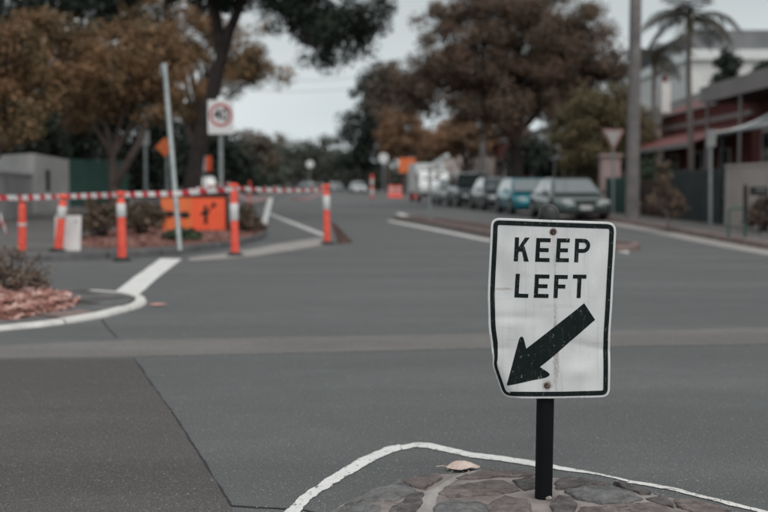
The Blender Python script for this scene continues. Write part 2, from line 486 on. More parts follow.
struct(MB().sheet([(-900, -200), (900, -200), (900, 1600), (-900, 1600)], -0.03).build('ground', 'soil', origin=(0, 0, 0)))
far_r = [p for p in RK if p[1] > 45]; far_l = [p for p in LK if p[1] > 45]
road_poly = [(-80, -15), (60, -15), (60, 45)] + [(far_r[0][0] + 0.3, 45)] + [(x + 0.3, y) for x, y in far_r] + [(x - 0.3, y) for x, y in reversed(far_l)] + [(far_l[0][0] + 0.8, 45), (-80, 45)]
bm = bmesh.new()
bm.faces.new([bm.verts.new((x, y, 0)) for x, y in road_poly]).normal_update()
bmesh.ops.triangulate(bm, faces=bm.faces[:])
me = bpy.data.meshes.new('road'); bm.to_mesh(me); bm.free()
struct(link('road', me, 'asphalt'))

# pale trench reinstatement running right across the street
top = [G(u, v, 0.002) for u, v in ((-120, 353), (0, 346), (140, 339.5), (400, 335), (600, 331.5), (768, 328), (900, 325))]
bot = [G(u, v, 0.002) for u, v in ((-120, 366), (0, 358.5), (140, 356.5), (300, 353), (480, 348.5), (768, 344), (900, 342))]
def resamp(pts, n):
    pts = [Vector(p) for p in pts]; L = [0]
    for a, b in zip(pts, pts[1:]): L.append(L[-1] + (b - a).length)
    out = []; k = 0
    for i in range(n):
        t = L[-1] * i / (n - 1)
        while k < len(pts) - 2 and L[k + 1] < t: k += 1
        out.append(pts[k].lerp(pts[k + 1], (t - L[k]) / (L[k + 1] - L[k])))
    return out
def rough(pts, a):
    return [p + Vector((random.uniform(-a, a), random.uniform(-a, a), 0)) for p in pts]
struct(MB().strip(rough(resamp(bot, 90), 0.014), rough(resamp(top, 90), 0.02)).build('trench_patch', 'asphalt_pale', origin=(0, 0, 0.002)))

# brown older asphalt left of the sawn joint
jl = [G(u, v, 0.004) for u, v in ((134, 358), (150, 381), (176, 417), (203, 460), (220, 487), (231, 505))]
jb = [G(u, v, 0.004) for u, v in ((231, 505), (262, 507), (300, 509))]
jj = rough(resamp(jl, 40), 0.006)
patch = [tuple(p)[:2] for p in jj] + [(-0.42, 3.0), (-0.5, 1.0), (-1.2, -2.5), (-6, -2.5), (-6, 5.5)] + [tuple(G(u, v))[:2] for u, v in ((-60, 363), (0, 360))]
bm = bmesh.new(); bm.faces.new([bm.verts.new((x, y, 0.0012)) for x, y in patch]).normal_update()
bmesh.ops.triangulate(bm, faces=bm.faces[:]); me = bpy.data.meshes.new('asphalt_patch'); bm.to_mesh(me); bm.free()
o = struct(link('asphalt_patch', me, 'asphalt_brown'))
def crack(pts, w, name='road_joint'):
    A = []; B = []
    P = resamp(pts, max(8, int(sum((Vector(b) - Vector(a)).length for a, b in zip(pts, pts[1:])) / 0.025)))
    for i, p in enumerate(P):
        d = (P[min(i + 1, len(P) - 1)] - P[max(i - 1, 0)]).normalized(); n = Vector((-d.y, d.x, 0))
        ww = w * (0.75 + 0.9 * mnoise.noise(Vector((p.x * 5, p.y * 5, 2))) + random.uniform(-0.25, 0.25)); ww = max(ww, w * 0.12); j = w * 0.9 * mnoise.noise(Vector((p.x * 9, p.y * 9, 8)))
        q = Vector((p.x, p.y, 0.0028))
        A.append(q + n * (ww + j)); B.append(q + n * (-ww + j))
    return struct(MB().strip(A, B).build(name, 'tar', origin=(0, 0, 0.0028)))
crack(jl, 0.0052); crack(jb, 0.008)
crack([G(101, 319), G(108, 328), G(117, 338)], 0.007)
crack([G(300, 509), G(318, 514), G(330, 530)], 0.006)

# ---- painted lines
def line(A, B, mat='line_paint', n=60, jit=0.006, z=0.0035):
    def edge_(P, k):
        out = []
        for p in resamp([Vector((q[0], q[1], z)) for q in P], n * 2):
            a = jit * 1.5
            out.append(p + Vector((a * (mnoise.noise(Vector((p.x * 14, p.y * 14, k))) + 0.6 * mnoise.noise(Vector((p.x * 40, p.y * 40, k)))), a * (mnoise.noise(Vector((p.x * 14, p.y * 14, k + 7))) + 0.6 * mnoise.noise(Vector((p.x * 40, p.y * 40, k + 3)))), 0)))
        return out
    a = edge_(A, 1.0); b = edge_(B, 2.0)
    return struct(MB().strip(a, b).build('line_marking', mat, origin=(0, 0, z)))
O1 = [(250, 545), (272, 525), (287, 511), (297, 500), (311, 489.5), (333, 475), (360, 459), (385, 448), (400, 445.3)]
I1 = [(274, 543), (289, 523), (301, 511), (309, 502), (322, 492), (342, 480.2), (365, 466.5), (384, 456.5), (401, 450.6)]
line([G(*p) for p in O1], [G(*p) for p in I1], n=160, jit=0.005)
O2 = [(401, 446), (416, 443), (430, 443.6), (470, 453), (500, 456.5), (540, 462.5), (562, 467.5), (600, 474), (629, 481)]
I2 = [(402, 451), (414, 447.8), (428, 448.8), (470, 458), (500, 461.5), (540, 468), (562, 471), (600, 476), (629, 483)]
line([G(*p) for p in O2], [G(*p) for p in I2], n=110, jit=0.004)
O3 = [(629, 481), (641, 482.6), (657, 485.2), (671, 488), (699, 495), (715, 499), (766, 511.5), (800, 521)]
line([G(*p) for p in O3], [G(p[0] - 2, p[1] + 2.6) for p in O3], 'line_paint_flaked', 120, 0.004)
O4 = [(620, 482.6), (645, 487), (663, 492), (678, 495.4)]
# thick holding line from the planted island to the far kerb
line([G(110.7, 295.2), G(136, 276), G(161, 258.5)], [G(137, 296.5), G(160, 276), G(182, 259)], n=60, jit=0.012)
line([G(122, 296.5), G(108, 294.2), G(93, 293.4)], [G(122, 299.5), G(106, 296), G(93, 294.8)], n=16, jit=0.01)
# centre line towards the roadworks and the edge lines of the splitter island
line([G(268, 214.5), G(322, 236)], [G(271.5, 213.7), G(327.5, 235.0)], 'line_paint_worn', n=40, jit=0.01)
line([G(386, 221.0), G(412, 226.3), G(489, 241.8)], [G(391, 220.5), G(417, 225.3), G(492, 240.0)], 'line_paint_worn', n=40, jit=0.01)
line([G(395, 213.6), G(415, 219.5)], [G(401, 213.2), G(421, 219)], n=12, jit=0.01)
line([G(612, 250.5), G(628, 253.6)], [G(614, 249.2), G(629, 251.4)], n=8, jit=0.01)

# ---- kerbs: every stone its own piece
def kerb_stones(poly, width, h, mat, parent, length=1.1, z0=0.0, side=1, gap=0.012, maxn=200):
    pts = resamp([Vector((p[0], p[1], 0)) for p in poly], 400)
    tot = sum((b - a).length for a, b in zip(pts, pts[1:])); n = min(maxn, max(1, int(tot / length)))
    P = resamp(pts, n * 4 + 1)
    for i in range(n):
        seg = P[i * 4:i * 4 + 5]
        A = []; B = []
        for j, p in enumerate(seg):
            d = (seg[min(j + 1, 4)] - seg[max(j - 1, 0)]).normalized(); nn = Vector((-d.y, d.x, 0)) * side
            q = p + d * (gap if j == 0 else (-gap if j == 4 else 0))
            A.append(q); B.append(q + nn * width)
        hh = h + random.uniform(-0.006, 0.006); c = 0.022
        mb = MB()
        rows = []
        for a, b in zip(A, B):
            e = (b - a).normalized()
            rows.append([a + Vector((0, 0, z0 - 0.01)), a + e * 0.006 + Vector((0, 0, z0 + hh - c)), a + e * c + Vector((0, 0, z0 + hh)), b + Vector((0, 0, z0 + hh)), b + Vector((0, 0, z0 - 0.01))])
        vs = [v for r in rows for v in r]
        fs = [(k * 5 + j, k * 5 + j + 1, (k + 1) * 5 + j + 1, (k + 1) * 5 + j) for k in range(4) for j in range(4)]
        fs += [(4, 3, 2, 1, 0), (20, 21, 22, 23, 24)]
        if side < 0: fs = [tuple(reversed(f)) for f in fs]
        mb.add(vs, fs); mb.build('kerb_stone', mat, parent)
def offset_line(poly, d):
    P = [Vector((p[0], p[1], 0)) for p in poly]; out = []
    for i, p in enumerate(P):
        t = (P[min(i + 1, len(P) - 1)] - P[max(i - 1, 0)]).normalized()
        out.append(p + Vector((-t.y, t.x, 0)) * d)
    return out

# right footpath with kerb and gutter
rk = chaikin([Vector((x, y, 0)) for x, y in RK], 1, False)
rin = offset_line(rk, -0.16)
fp = struct(MB().prism([(p.x, p.y) for p in rin] + [(8, 361), (24, 250), (26, 170), (18, 60), (14.5, 40), (14.5, 6)], -0.02, 0.12).build('footpath', 'asphalt_path', origin=(0, 0, 0)))
kerb_stones([p for p in rk if p.y < 75], 0.155, 0.125, 'kerb_pink', fp, 1.2, side=-1)
kerb_stones([p for p in rk if p.y >= 75], 0.155, 0.125, 'kerb_pink', fp, 8.0, side=-1)
gl = offset_line([p for p in rk if p.y < 140], 0.55)
struct(MB().strip([Vector((p.x, p.y, 0.005)) for p in gl], [Vector((p.x, p.y, 0.005)) for p in rk if p.y < 140]).build('gutter', 'concrete', origin=(0, 0, 0.005)))

# left corner footpath
lk_front = [(-40, 13.6), (-15, 14.8), (-8, 15.4)]
lk = chaikin([Vector((x, y, 0)) for x, y in lk_front + LK], 1, False)
lin = offset_line(lk, 0.16)
fpl = struct(MB().prism([(p.x, p.y) for p in lin] + [(-90, 360), (-90, 40), (-40, 30)], -0.02, 0.12).build('footpath', 'asphalt_path', origin=(0, 0, 0)))
kerb_stones([p for p in lk if p.y < 60 and p.x > -14], 0.155, 0.125, 'bluestone', fpl, 1.0, side=1)
kerb_stones([p for p in lk if p.y >= 60], 0.155, 0.125, 'bluestone', fpl, 8.0, side=1)
# concrete crossing ramp apron by the bollards
struct(MB().sheet([tuple(G(u, v))[:2] for u, v in ((188, 258.5), (222, 254), (252, 249.5), (283, 243.5), (318, 238.5), (334, 241), (322, 245.5), (290, 251), (255, 256.5), (222, 259.5), (190, 261.5))], 0.008).build('concrete_apron', 'concrete', origin=(0, 0, 0.008)))

# ---- splitter island in the middle distance
sp = [G(394, 219)[:2], G(420, 222.8)[:2], G(494, 237.8)[:2], (3.75, 18.3), (4.25, 18.1), (4.55, 18.8), (4.2, 22), (2.9, 28), (1.3, 35)]
sp = [(p[0], p[1]) for p in sp]
isl = struct(MB().prism(inset(sp, 0.13), -0.01, 0.10).build('splitter_island', 'fence_brown', origin=(0, 0, 0)))
closed = [Vector((p[0], p[1], 0)) for p in sp + sp[:1]]
kerb_stones(closed, 0.125, 0.11, 'kerb_pink', isl, 1.1, side=1 if area2(sp) > 0 else -1)

# ---- planted island on the left
lp_front = [(-20, 3.2), (-9, 4.6), (-5.2, 6.4)] + [tuple(G(u, v))[:2] for u, v in ((0, 331), (49, 326.5), (101, 318.5), (128, 311.5), (143, 307), (148, 303), (145, 298.5), (131, 295), (109, 293.6), (94, 292.5))] + [(-4.3, 12.0), (-7, 12.3), (-20, 11.5)]
lpc = lp_front
pin = inset(lpc, 0.125)
pisl = struct(MB().prism([tuple(p) for p in pin], -0.01, 0.024).build('planted_island', 'asphalt_path', origin=(0, 0, 0)))
kerb_stones([(x, y, 0) for x, y in lpc[:13]], 0.105, 0.036, 'kerb_white', pisl, 0.95, side=1)
kerb_stones([(x, y, 0) for x, y in lpc[12:]], 0.105, 0.036, 'bluestone', pisl, 0.95, side=1)
# paving slabs, cut to the island
base = [tuple(p) for p in inset(lpc[2:-2], 0.14)]
bed = [tuple(G(u, v, 0.07))[:2] for u, v in ((-80, 320), (0, 316), (45, 309), (70, 302), (78, 297.5), (66, 293.5), (40, 291), (0, 289), (-80, 287))]
bc = (sum(p[0] for p in bed) / len(bed), sum(p[1] for p in bed) / len(bed))
def inside(pt, poly):
    c = False
    for a, b in zip(poly, poly[1:] + poly[:1]):
        if (a[1] > pt[1]) != (b[1] > pt[1]) and pt[0] < (b[0] - a[0]) * (pt[1] - a[1]) / (b[1] - a[1]) + a[0]: c = not c
    return c
slab = 0.42
if area2(base) < 0: base = base[::-1]
for i in range(-12, 14):
    for j in range(-12, 14):
        ang = 0.9
        o_ = Vector((-3.2, 9.8)); ex = Vector((math.cos(ang), math.sin(ang))); ey = Vector((-ex.y, ex.x))
        q = [o_ + ex * (i + a) * slab + ey * (j + b + 0.5 * (i % 2)) * slab for a, b in ((0.02, 0.02), (0.98, 0.02), (0.98, 0.98), (0.02, 0.98))]
        q = [(p.x, p.y) for p in q]
        c = (sum(p[0] for p in q) / 4, sum(p[1] for p in q) / 4)
        if c[0] < -5.0 or not inside(c, base) or inside(c, bed): continue
        for a, b in zip(base, base[1:] + base[:1]):
            if q and (Vector(c) - Vector(a).lerp(Vector(b), 0.5)).length < 1.4 and (Vector(b) - Vector(a)).length > 0.02:
                q = clip(q, a, b)
        if len(q) >= 3 and abs(area2(q)) > 0.02:
            MB().prism(q, 0.015, 0.038 + random.uniform(-0.004, 0.005)).build('paving_slab', random.choice(['bluestone', 'asphalt_brown', 'bluestone', 'kerb_pink']), pisl)
# mulch mound and chips
def chips(poly, n, zfun, name, parent, size=(0.05, 0.13), mat='mulch'):
    xs = [p[0] for p in poly]; ys = [p[1] for p in poly]; mb = MB(); k = 0
    while k < n:
        x = random.uniform(min(xs), max(xs)); y = random.uniform(min(ys), max(ys))
        if not inside((x, y), poly): continue
        k += 1
        l = random.uniform(*size)
        rot = Matrix.Rotation(random.uniform(0, 6.3), 3, 'Z') @ Matrix.Rotation(random.uniform(-0.6, 0.6), 3, 'Y') @ Matrix.Rotation(random.uniform(-0.5, 0.5), 3, 'X')
        mb.box((x, y, zfun(x, y) + 0.012), (l, l * random.uniform(0.25, 0.5), random.uniform(0.008, 0.02)), rot=rot)
    o = mb.build(name, mat, parent); o['kind'] = 'stuff'
    return o
def mound(poly, zb, h, parent, name='mulch_bed', mat='mulch_base'):
    rings = [poly, [tuple(p) for p in inset(poly, 0.10)]]
    c = (sum(p[0] for p in poly) / len(poly), sum(p[1] for p in poly) / len(poly))
    mb = MB(); n = len(poly)
    r0 = [Vector((*p, zb)) for p in poly]
    def sc(f, z): return [Vector((c[0] + (p[0] - c[0]) * f, c[1] + (p[1] - c[1]) * f, zb + z)) for p in poly]
    L = [r0, sc(0.9, h * 0.5), sc(0.6, h * 0.85), sc(0.25, h)]
    vs = [v for l in L for v in l] + [Vector((*c, zb + h * 1.02))]
    fs = [(k * n + i, k * n + (i + 1) % n, (k + 1) * n + (i + 1) % n, (k + 1) * n + i) for k in range(3) for i in range(n)] + [(3 * n + i, 3 * n + (i + 1) % n, 4 * n) for i in range(n)]
    if area2(poly) < 0: fs = [tuple(reversed(f)) for f in fs]
    mb.add(vs, fs, True)
    def z(x, y):
        f = 0.0
        for s, hh in ((0.9, 0.5), (0.6, 0.85), (0.25, 1.0)):
            if inside((x, y), [(c[0] + (p[0] - c[0]) * s, c[1] + (p[1] - c[1]) * s) for p in poly]): f = hh
        return zb + h * f
    return mb.build(name, mat, parent), z
_, zf = mound(bed, 0.025, 0.11, pisl)
chips([p for p in bed], 1500, zf, 'bark_chips', pisl, (0.05, 0.14))

# mulch bed behind the far kerb on the left corner
bed2 = [tuple(G(u, v, 0.13))[:2] for u, v in ((66, 244), (100, 247.5), (140, 247.5), (180, 245), (225, 241), (252, 236), (264, 231), (262, 225), (240, 222), (200, 224), (140, 227), (85, 236))]
_, zf2 = mound(bed2, 0.125, 0.045, fpl)
chips(bed2, 1500, zf2, 'bark_chips', fpl, (0.06, 0.15), 'mulch_dull')

# ---- stone-set island in the foreground
edge_px = [(318, 514), (328, 507), (342, 497), (365, 488), (390, 481), (412, 474), (435, 471.5), (460, 469), (480, 468), (534, 469.8), (556, 474), (600, 479), (630, 484), (660, 491.5), (700, 498.5), (735, 507), (770, 516)]
edge = [tuple(G(u, v, 0.03))[:2] for u, v in edge_px]
outline = [(-0.35, 3.0), (-0.42, 2.3), (-0.3, 1.5)] [::-1] + edge + [(1.75, 3.35), (2.4, 2.7), (2.7, 2.0), (2.4, 1.4), (1.2, 1.0), (0.3, 1.1)]
if area2(outline) < 0: outline = outline[::-1]
bm = bmesh.new()
f = bm.faces.new([bm.verts.new((*p, 0)) for p in outline]); f.normal_update()
bmesh.ops.triangulate(bm, faces=bm.faces[:])
for k in range(1, 60):
    x = -0.6 + k * 0.06
    bmesh.ops.bisect_plane(bm, geom=bm.verts[:] + bm.edges[:] + bm.faces[:], plane_co=(x, 0, 0), plane_no=(1, 0, 0))
for k in range(1, 66):
    y = 0.9 + k * 0.06
    bmesh.ops.bisect_plane(bm, geom=bm.verts[:] + bm.edges[:] + bm.faces[:], plane_co=(0, y, 0), plane_no=(0, 1, 0))
oa = [Vector(p) for p in outline]
def edist(x, y):
    p = Vector((x, y)); best = 9
    for a, b in zip(oa, oa[1:] + oa[:1]):
        ab = b - a; t = max(0, min(1, (p - a).dot(ab) / max(ab.length_squared, 1e-9)))
        best = min(best, (p - a - ab * t).length)
    return best
def isl_z(x, y):
    d = edist(x, y)
    return 0.002 + 0.040 * min(1, d / 0.10) ** 0.7 + 0.010 * min(1, d / 0.5) + 0.005 * mnoise.noise(Vector((x * 9, y * 9, 0.3)))
for v in bm.verts: v.co.z = isl_z(v.co.x, v.co.y)
for f in bm.faces: f.smooth = True
bm.normal_update()
me = bpy.data.meshes.new('stone_island'); bm.to_mesh(me); bm.free()
M('mortar_pale', (0.26, 0.235, 0.225), (0.40, 0.37, 0.355), scale=9, rough=0.95, bmp=0.8, bscale=90, dist=0.01)
M('mortar', (0.14, 0.118, 0.112), (0.33, 0.29, 0.275), scale=7, rough=0.95, bmp=0.7, bscale=120, dist=0.006)
M('stone_grey', (0.08, 0.082, 0.082), (0.185, 0.182, 0.178), scale=16, rough=0.85, bmp=1.0, bscale=38, dist=0.022)
M('stone_brown', (0.085, 0.068, 0.066), (0.195, 0.16, 0.152), scale=16, rough=0.85, bmp=1.0, bscale=34, dist=0.022)
M('stone_dark', (0.05, 0.044, 0.044), (0.14, 0.124, 0.12), scale=16, rough=0.85, bmp=1.0, bscale=34, dist=0.022)
for nm in ('stone_grey', 'stone_brown', 'stone_dark'):      # mortar smeared and trodden over the faces
    nt = MATS[nm].node_tree; p = [n for n in nt.nodes if n.type == 'BSDF_PRINCIPLED'][0]; src = p.inputs['Base Color'].links[0].from_socket
    tc = nd(nt, 'ShaderNodeTexCoord').outputs['Object']
    f = ramp(nt, noise(nt, tc, 11, 6, 0.75), 0.52, 0.66, (0, 0, 0), (0.75, 0.75, 0.75))
    c = mixcol(nt, f, src, (0.24, 0.205, 0.195))
    c = mixcol(nt, ramp(nt, noise(nt, tc, 28, 5, 0.75), 0.56, 0.68, (0, 0, 0), (0.8, 0.8, 0.8)), c, (0.04, 0.035, 0.034))
    nt.links.new(c, p.inputs['Base Color'])
sisl = struct(link('stone_island', me, 'mortar'))
stones = [
 ([(327, 509.5), (336, 501.7), (352, 501.5), (367.5, 503), (380, 507), (376, 516), (330, 518)], 'stone_grey'),
 ([(345.6, 496.5), (367, 489), (389, 482.5), (400, 483.5), (415, 490), (413.5, 494), (394, 500.5), (372, 500), (350, 499)], 'stone_grey'),
 ([(397, 480.5), (416, 474.7), (434.5, 474.5), (440, 477.5), (424, 488.5), (413, 486)], 'stone_brown'),
 ([(390, 510), (404, 501.5), (418, 491.5), (422, 494), (421.5, 504), (416, 513), (392, 516)], 'stone_dark'),
 ([(457, 478.5), (467, 472.5), (480, 470.3), (500, 470.8), (532, 471.5), (533, 474.5), (500, 476.5), (480, 478.8)], 'stone_brown'),
 ([(439.5, 494.5), (446, 487), (480, 481.7), (503, 481), (511, 485), (519, 490), (503, 494.5), (480, 495.5), (449, 498)], 'stone_brown'),
 ([(435, 508), (446, 502.5), (474, 502.5), (486, 507), (488, 517), (434, 518)], 'stone_grey'),
 ([(514, 481), (530, 477.5), (536, 480), (535, 487), (526, 490.5), (518, 486)], 'stone_dark'),
 ([(556, 481), (564, 477.5), (582, 478.8), (597, 481.8), (608, 484.6), (590, 486), (557, 489)], 'stone_dark'),
 ([(567, 493), (590, 488.5), (611, 487.5), (631, 493), (642, 498.5), (631, 502), (599, 505), (577, 500.5)], 'stone_grey'),
 ([(580, 509), (611, 507), (655, 504), (664, 507), (674, 516), (580, 518)], 'stone_brown'),
 ([(614, 482.6), (630, 485.0), (650, 491.6), (640, 493), (622, 486.4)], 'stone_dark'),
 ([(676, 499.2), (692, 500.5), (712, 504), (730, 509), (722, 515), (694, 512), (678, 506)], 'stone_brown'),
 ([(486, 509), (505, 500), (528, 503), (531, 514), (492, 517)], 'stone_brown'),
 ([(560, 499), (568, 501), (575, 507), (572, 516), (554, 516), (552, 508)], 'stone_dark'),
 ([(647, 497.5), (660, 495), (670, 499.5), (672, 506), (660, 502.5)], 'stone_dark')]
polys = [([tuple(G(u, v, 0.05))[:2] for u, v in s], m) for s, m in stones]
# the stones nearer than the picture's lower edge: irregular cells
seeds = []
tries = 0
while len(seeds) < 70 and tries < 4000:
    tries += 1
    p = (random.uniform(-0.45, 2.7), random.uniform(1.0, 3.72))
    if not inside(p, outline) or edist(*p) < 0.06: continue
    if any((Vector(p) - Vector(q)).length < 0.2 for q in seeds): continue
    seeds.append(p)
for s in seeds:
    cell = [(s[0] - 0.3, s[1] - 0.3), (s[0] + 0.3, s[1] - 0.3), (s[0] + 0.3, s[1] + 0.3), (s[0] - 0.3, s[1] + 0.3)]
    for q in seeds:
        if q == s or (Vector(q) - Vector(s)).length > 0.75: continue
        mid = (Vector(s) + Vector(q)) / 2; d = Vector(q) - Vector(s); t = Vector((-d.y, d.x))
        cell = clip(cell, tuple(mid), tuple(mid + t))
        if len(cell) < 3: break
    if len(cell) < 3: continue
    cell = [tuple(p) for p in inset(cell, 0.016)]
    if any(inside(p, o2[0]) for p in cell for o2 in polys) or any(inside(p, cell) for o2 in polys for p in o2[0]): continue
    if max(p[1] for p in cell) > 3.74 or not all(inside(p, outline) and edist(*p) > 0.02 for p in cell) or abs(area2(cell)) < 0.01: continue
    polys.append((cell, random.choice(['stone_grey', 'stone_brown', 'stone_dark', 'stone_brown'])))
for poly, m in polys:
    if area2(poly) < 0: poly = poly[::-1]
    P = dens([Vector((*p, 0)) for p in poly + poly[:1]], 0.03)[:-1]
    P = [Vector((*p, 0)) for p in inset(P, -0.005)]
    P = dens(P + P[:1], 0.015)[:-1]
    P = [(p.x + 0.010 * mnoise.noise(Vector((p.x * 22, p.y * 22, 1))) + 0.004 * mnoise.noise(Vector((p.x * 70, p.y * 70, 1))), p.y + 0.010 * mnoise.noise(Vector((p.x * 22, p.y * 22, 5))) + 0.004 * mnoise.noise(Vector((p.x * 70, p.y * 70, 4)))) for p in P]
    c = Vector((sum(p[0] for p in P) / len(P), sum(p[1] for p in P) / len(P)))
    h = random.uniform(0.005, 0.012)
    vs = []; n = len(P)
    tx, ty = random.uniform(-0.02, 0.02), random.uniform(-0.03, 0.02)
    for f_, dz in ((1.0, -0.03), (1.0, h * 0.55), (0.965, h * 0.95), (0.75, h), (0.45, h * 1.02), (0.2, h * 1.02)):
        for p in P:
            x = c.x + (p[0] - c.x) * f_; y = c.y + (p[1] - c.y) * f_
            vs.append((x, y, isl_z(x, y) + dz + (0.007 * mnoise.noise(Vector((x * 16, y * 16, 3))) + 0.004 * mnoise.noise(Vector((x * 45, y * 45, 3))) + (x - c.x) * tx + (y - c.y) * ty if dz > 0 else 0)))
    vs.append((c.x, c.y, isl_z(c.x, c.y) + h * 1.1))
    fs = [(k * n + i, k * n + (i + 1) % n, (k + 1) * n + (i + 1) % n, (k + 1) * n + i) for k in range(5) for i in range(n)] + [(5 * n + i, 5 * n + (i + 1) % n, 6 * n) for i in range(n)]
    MB().add(vs, fs, True).build('paving_stone', m, sisl)

# pale band of newer mortar
cl_ = resamp(chaikin([G(u, v, 0.05) for u, v in ((420, 530), (427, 505), (430, 495), (440, 486), (453, 478.5), (466, 472.5), (486, 469.6))], 2, False), 40); A_ = []; B_ = []
for i, p in enumerate(cl_):
    d = (cl_[min(i + 1, 39)] - cl_[max(i - 1, 0)]).normalized(); nn = Vector((-d.y, d.x, 0)); w = (0.036 - 0.022 * (i / 39)) * (1 + 0.4 * mnoise.noise(p * 20))
    A_.append(p + nn * w); B_.append(p - nn * w)
for L_ in (A_, B_):
    for p in L_: p.z = isl_z(p.x, p.y) + 0.001
C_ = [(a + b) / 2 + Vector((0, 0, 0.008)) for a, b in zip(A_, B_)]
MB().strip(B_, C_).strip(C_, A_).build('mortar_band', 'mortar_pale', sisl)
# loose grit on the road round the island: far too many grains to count
mb = MB()
for k in range(620):
    if k < 260:
        q = edge[random.randrange(len(edge))]; x = q[0] + random.gauss(0, 0.16); y = q[1] + abs(random.gauss(0, 0.10)) - 0.05
    else:
        x = random.uniform(-2.5, 3.0); y = random.uniform(3.4, 8.5)
    r = random.uniform(0.001, 0.0032)
    zz = isl_z(x, y) + 0.004 if inside((x, y), outline) else 0.010
    mb.box((x, y, zz + r * 0.4), (r * 2, r * 1.6, r * 1.3), rot=Matrix.Rotation(random.uniform(0, 6), 3, 'Z') @ Matrix.Rotation(random.uniform(-0.5, 0.5), 3, 'X'))
M('grit', (0.16, 0.14, 0.13), (0.42, 0.38, 0.35), scale=60, rough=0.9)
tag(mb.build('road_grit', 'grit'), 'fine loose grit scattered over the road by the stone island', 'grit', kind='stuff')

# ================================================================== KEEP LEFT SIGN
PY = G(543.5, 500, 0.05).y + 0.02
SY = PY - 0.042
def sdisp(u, v):
    d = 0.014 * (math.sqrt((u - 555) ** 2 + 5) - 2.2) / 60
    # bent lower left corner
    a = Vector((489.0, 352)); b = Vector((518, 402)); t = ((b.x - a.x) * (v - a.y) - (b.y - a.y) * (u - a.x)) / (b - a).length
    d += 0.0011 * (math.sqrt(t * t + 9) + t)
    # dents
    for cu, cv, su, sv, h in ((505, 285, 14, 26, 0.0045), (520, 250, 20, 12, -0.002), (592, 352, 16, 12, 0.004), (575, 300, 9, 30, -0.0022), (500, 330, 8, 18, -0.003), (534, 372, 10, 16, 0.003), (600, 240, 9, 14, 0.0025), (580, 372, 13, 8, -0.003), (515, 318, 24, 5, 0.002)):
        d += 1.5 * h * math.exp(-((u - cu) / su) ** 2 - ((v - cv) / sv) ** 2)
    # creases
    c1 = (v - 346) - 0.22 * (u - 585); d += 0.0034 * math.exp(-abs(c1) / 4) * (1 / (1 + math.exp(-(u - 572) / 4)))
    c2 = (v - 349) + 0.02 * (u - 500); d += 0.003 * math.exp(-abs(c2) / 3) * (1 / (1 + math.exp((u - 512) / 4)))
    d += 0.0016 * math.sin(u * 0.16 + 1.1) * math.sin(v * 0.11 + u * 0.05)
    return d
def sP(u, v, front=0.0):
    q = at(u, v, SY)
    return Vector((q.x, SY + sdisp(u, v) - front, q.z))
def grid_fill(poly, step):
    bm = bmesh.new()
    P = [p[:2] for p in poly]
    if area2([tuple(p) for p in P]) < 0: P = P[::-1]
    bm.faces.new([bm.verts.new((p[0], p[1], 0)) for p in P]).normal_update()
    bmesh.ops.triangulate(bm, faces=bm.faces[:])
    us = [p[0] for p in P]; vs = [p[1] for p in P]
    for ax, lo, hi in ((0, min(us), max(us)), (1, min(vs), max(vs))):
        k = math.ceil(lo / step) * step
        while k < hi:
            co = [0, 0, 0]; no = [0, 0, 0]; co[ax] = k; no[ax] = 1
            bmesh.ops.bisect_plane(bm, geom=bm.verts[:] + bm.edges[:] + bm.faces[:], plane_co=co, plane_no=no)
            k += step
    return bm
def sign_piece(polys, name, mat, parent, front, step=2.5, solid=0.0):
    mbv = []; mbf = []; uv = []
    for poly in polys:
        bm = grid_fill(poly, step); bm.verts.index_update(); n = len(mbv)
        for v in bm.verts:
            mbv.append(sP(v.co.x, v.co.y, front)); uv.append(((v.co.x - 480) / 150, (410 - v.co.y) / 215))
        for f in bm.faces: mbf.append([n + v.index for v in f.verts])
        bm.free()
    off = wloc(parent)
    me = bpy.data.meshes.new(name); me.from_pydata([tuple(p - off) for p in mbv], [], mbf)
    ul = me.uv_layers.new(name='UVMap')
    for l in me.loops: ul.data[l.index].uv = uv[l.vertex_index]
    for p in me.polygons: p.use_smooth = True
    me.update()
    # v axis points down in the photo, so turn faces towards the camera
    bm = bmesh.new(); bm.from_mesh(me); bm.normal_update()
    if sum(f.normal.y for f in bm.faces) > 0: bmesh.ops.reverse_faces(bm, faces=bm.faces[:])
    bm.to_mesh(me); bm.free()
    o = link(name, me, mat, parent)
    if solid:
        md = o.modifiers.new('thickness', 'SOLIDIFY'); md.thickness = solid; md.offset = -1
    return o
def round_poly(ctrl, step=1.6):
    out = []
    n = len(ctrl)
    for i, (x, y, r) in enumerate(ctrl):
        p = Vector((x, y)); a = Vector(ctrl[i - 1][:2]) - p; b = Vector(ctrl[(i + 1) % n][:2]) - p
        if r <= 0: out.append(p); continue
        A = p + a.normalized() * min(r, a.length * 0.48); B = p + b.normalized() * min(r, b.length * 0.48)
        for k in range(7):
            t = k / 6; out.append(A * (1 - t) ** 2 + p * 2 * t * (1 - t) + B * t * t)
    d = dens([Vector((*p, 0)) for p in out + out[:1]], step)[:-1]
    return [Vector(p[:2]) for p in d]
outer = round_poly([(491.6, 217.8, 9), (617.6, 222.3, 10), (614.4, 280, 3), (611.2, 335, 4), (610.8, 398, 9), (504.2, 399.3, 9), (493.0, 366.5, 5), (493.2, 358.5, 3), (489.0, 328, 6), (488.2, 296, 6)])
i1 = inset(outer, 2.3); i2 = inset(outer, 6.9)

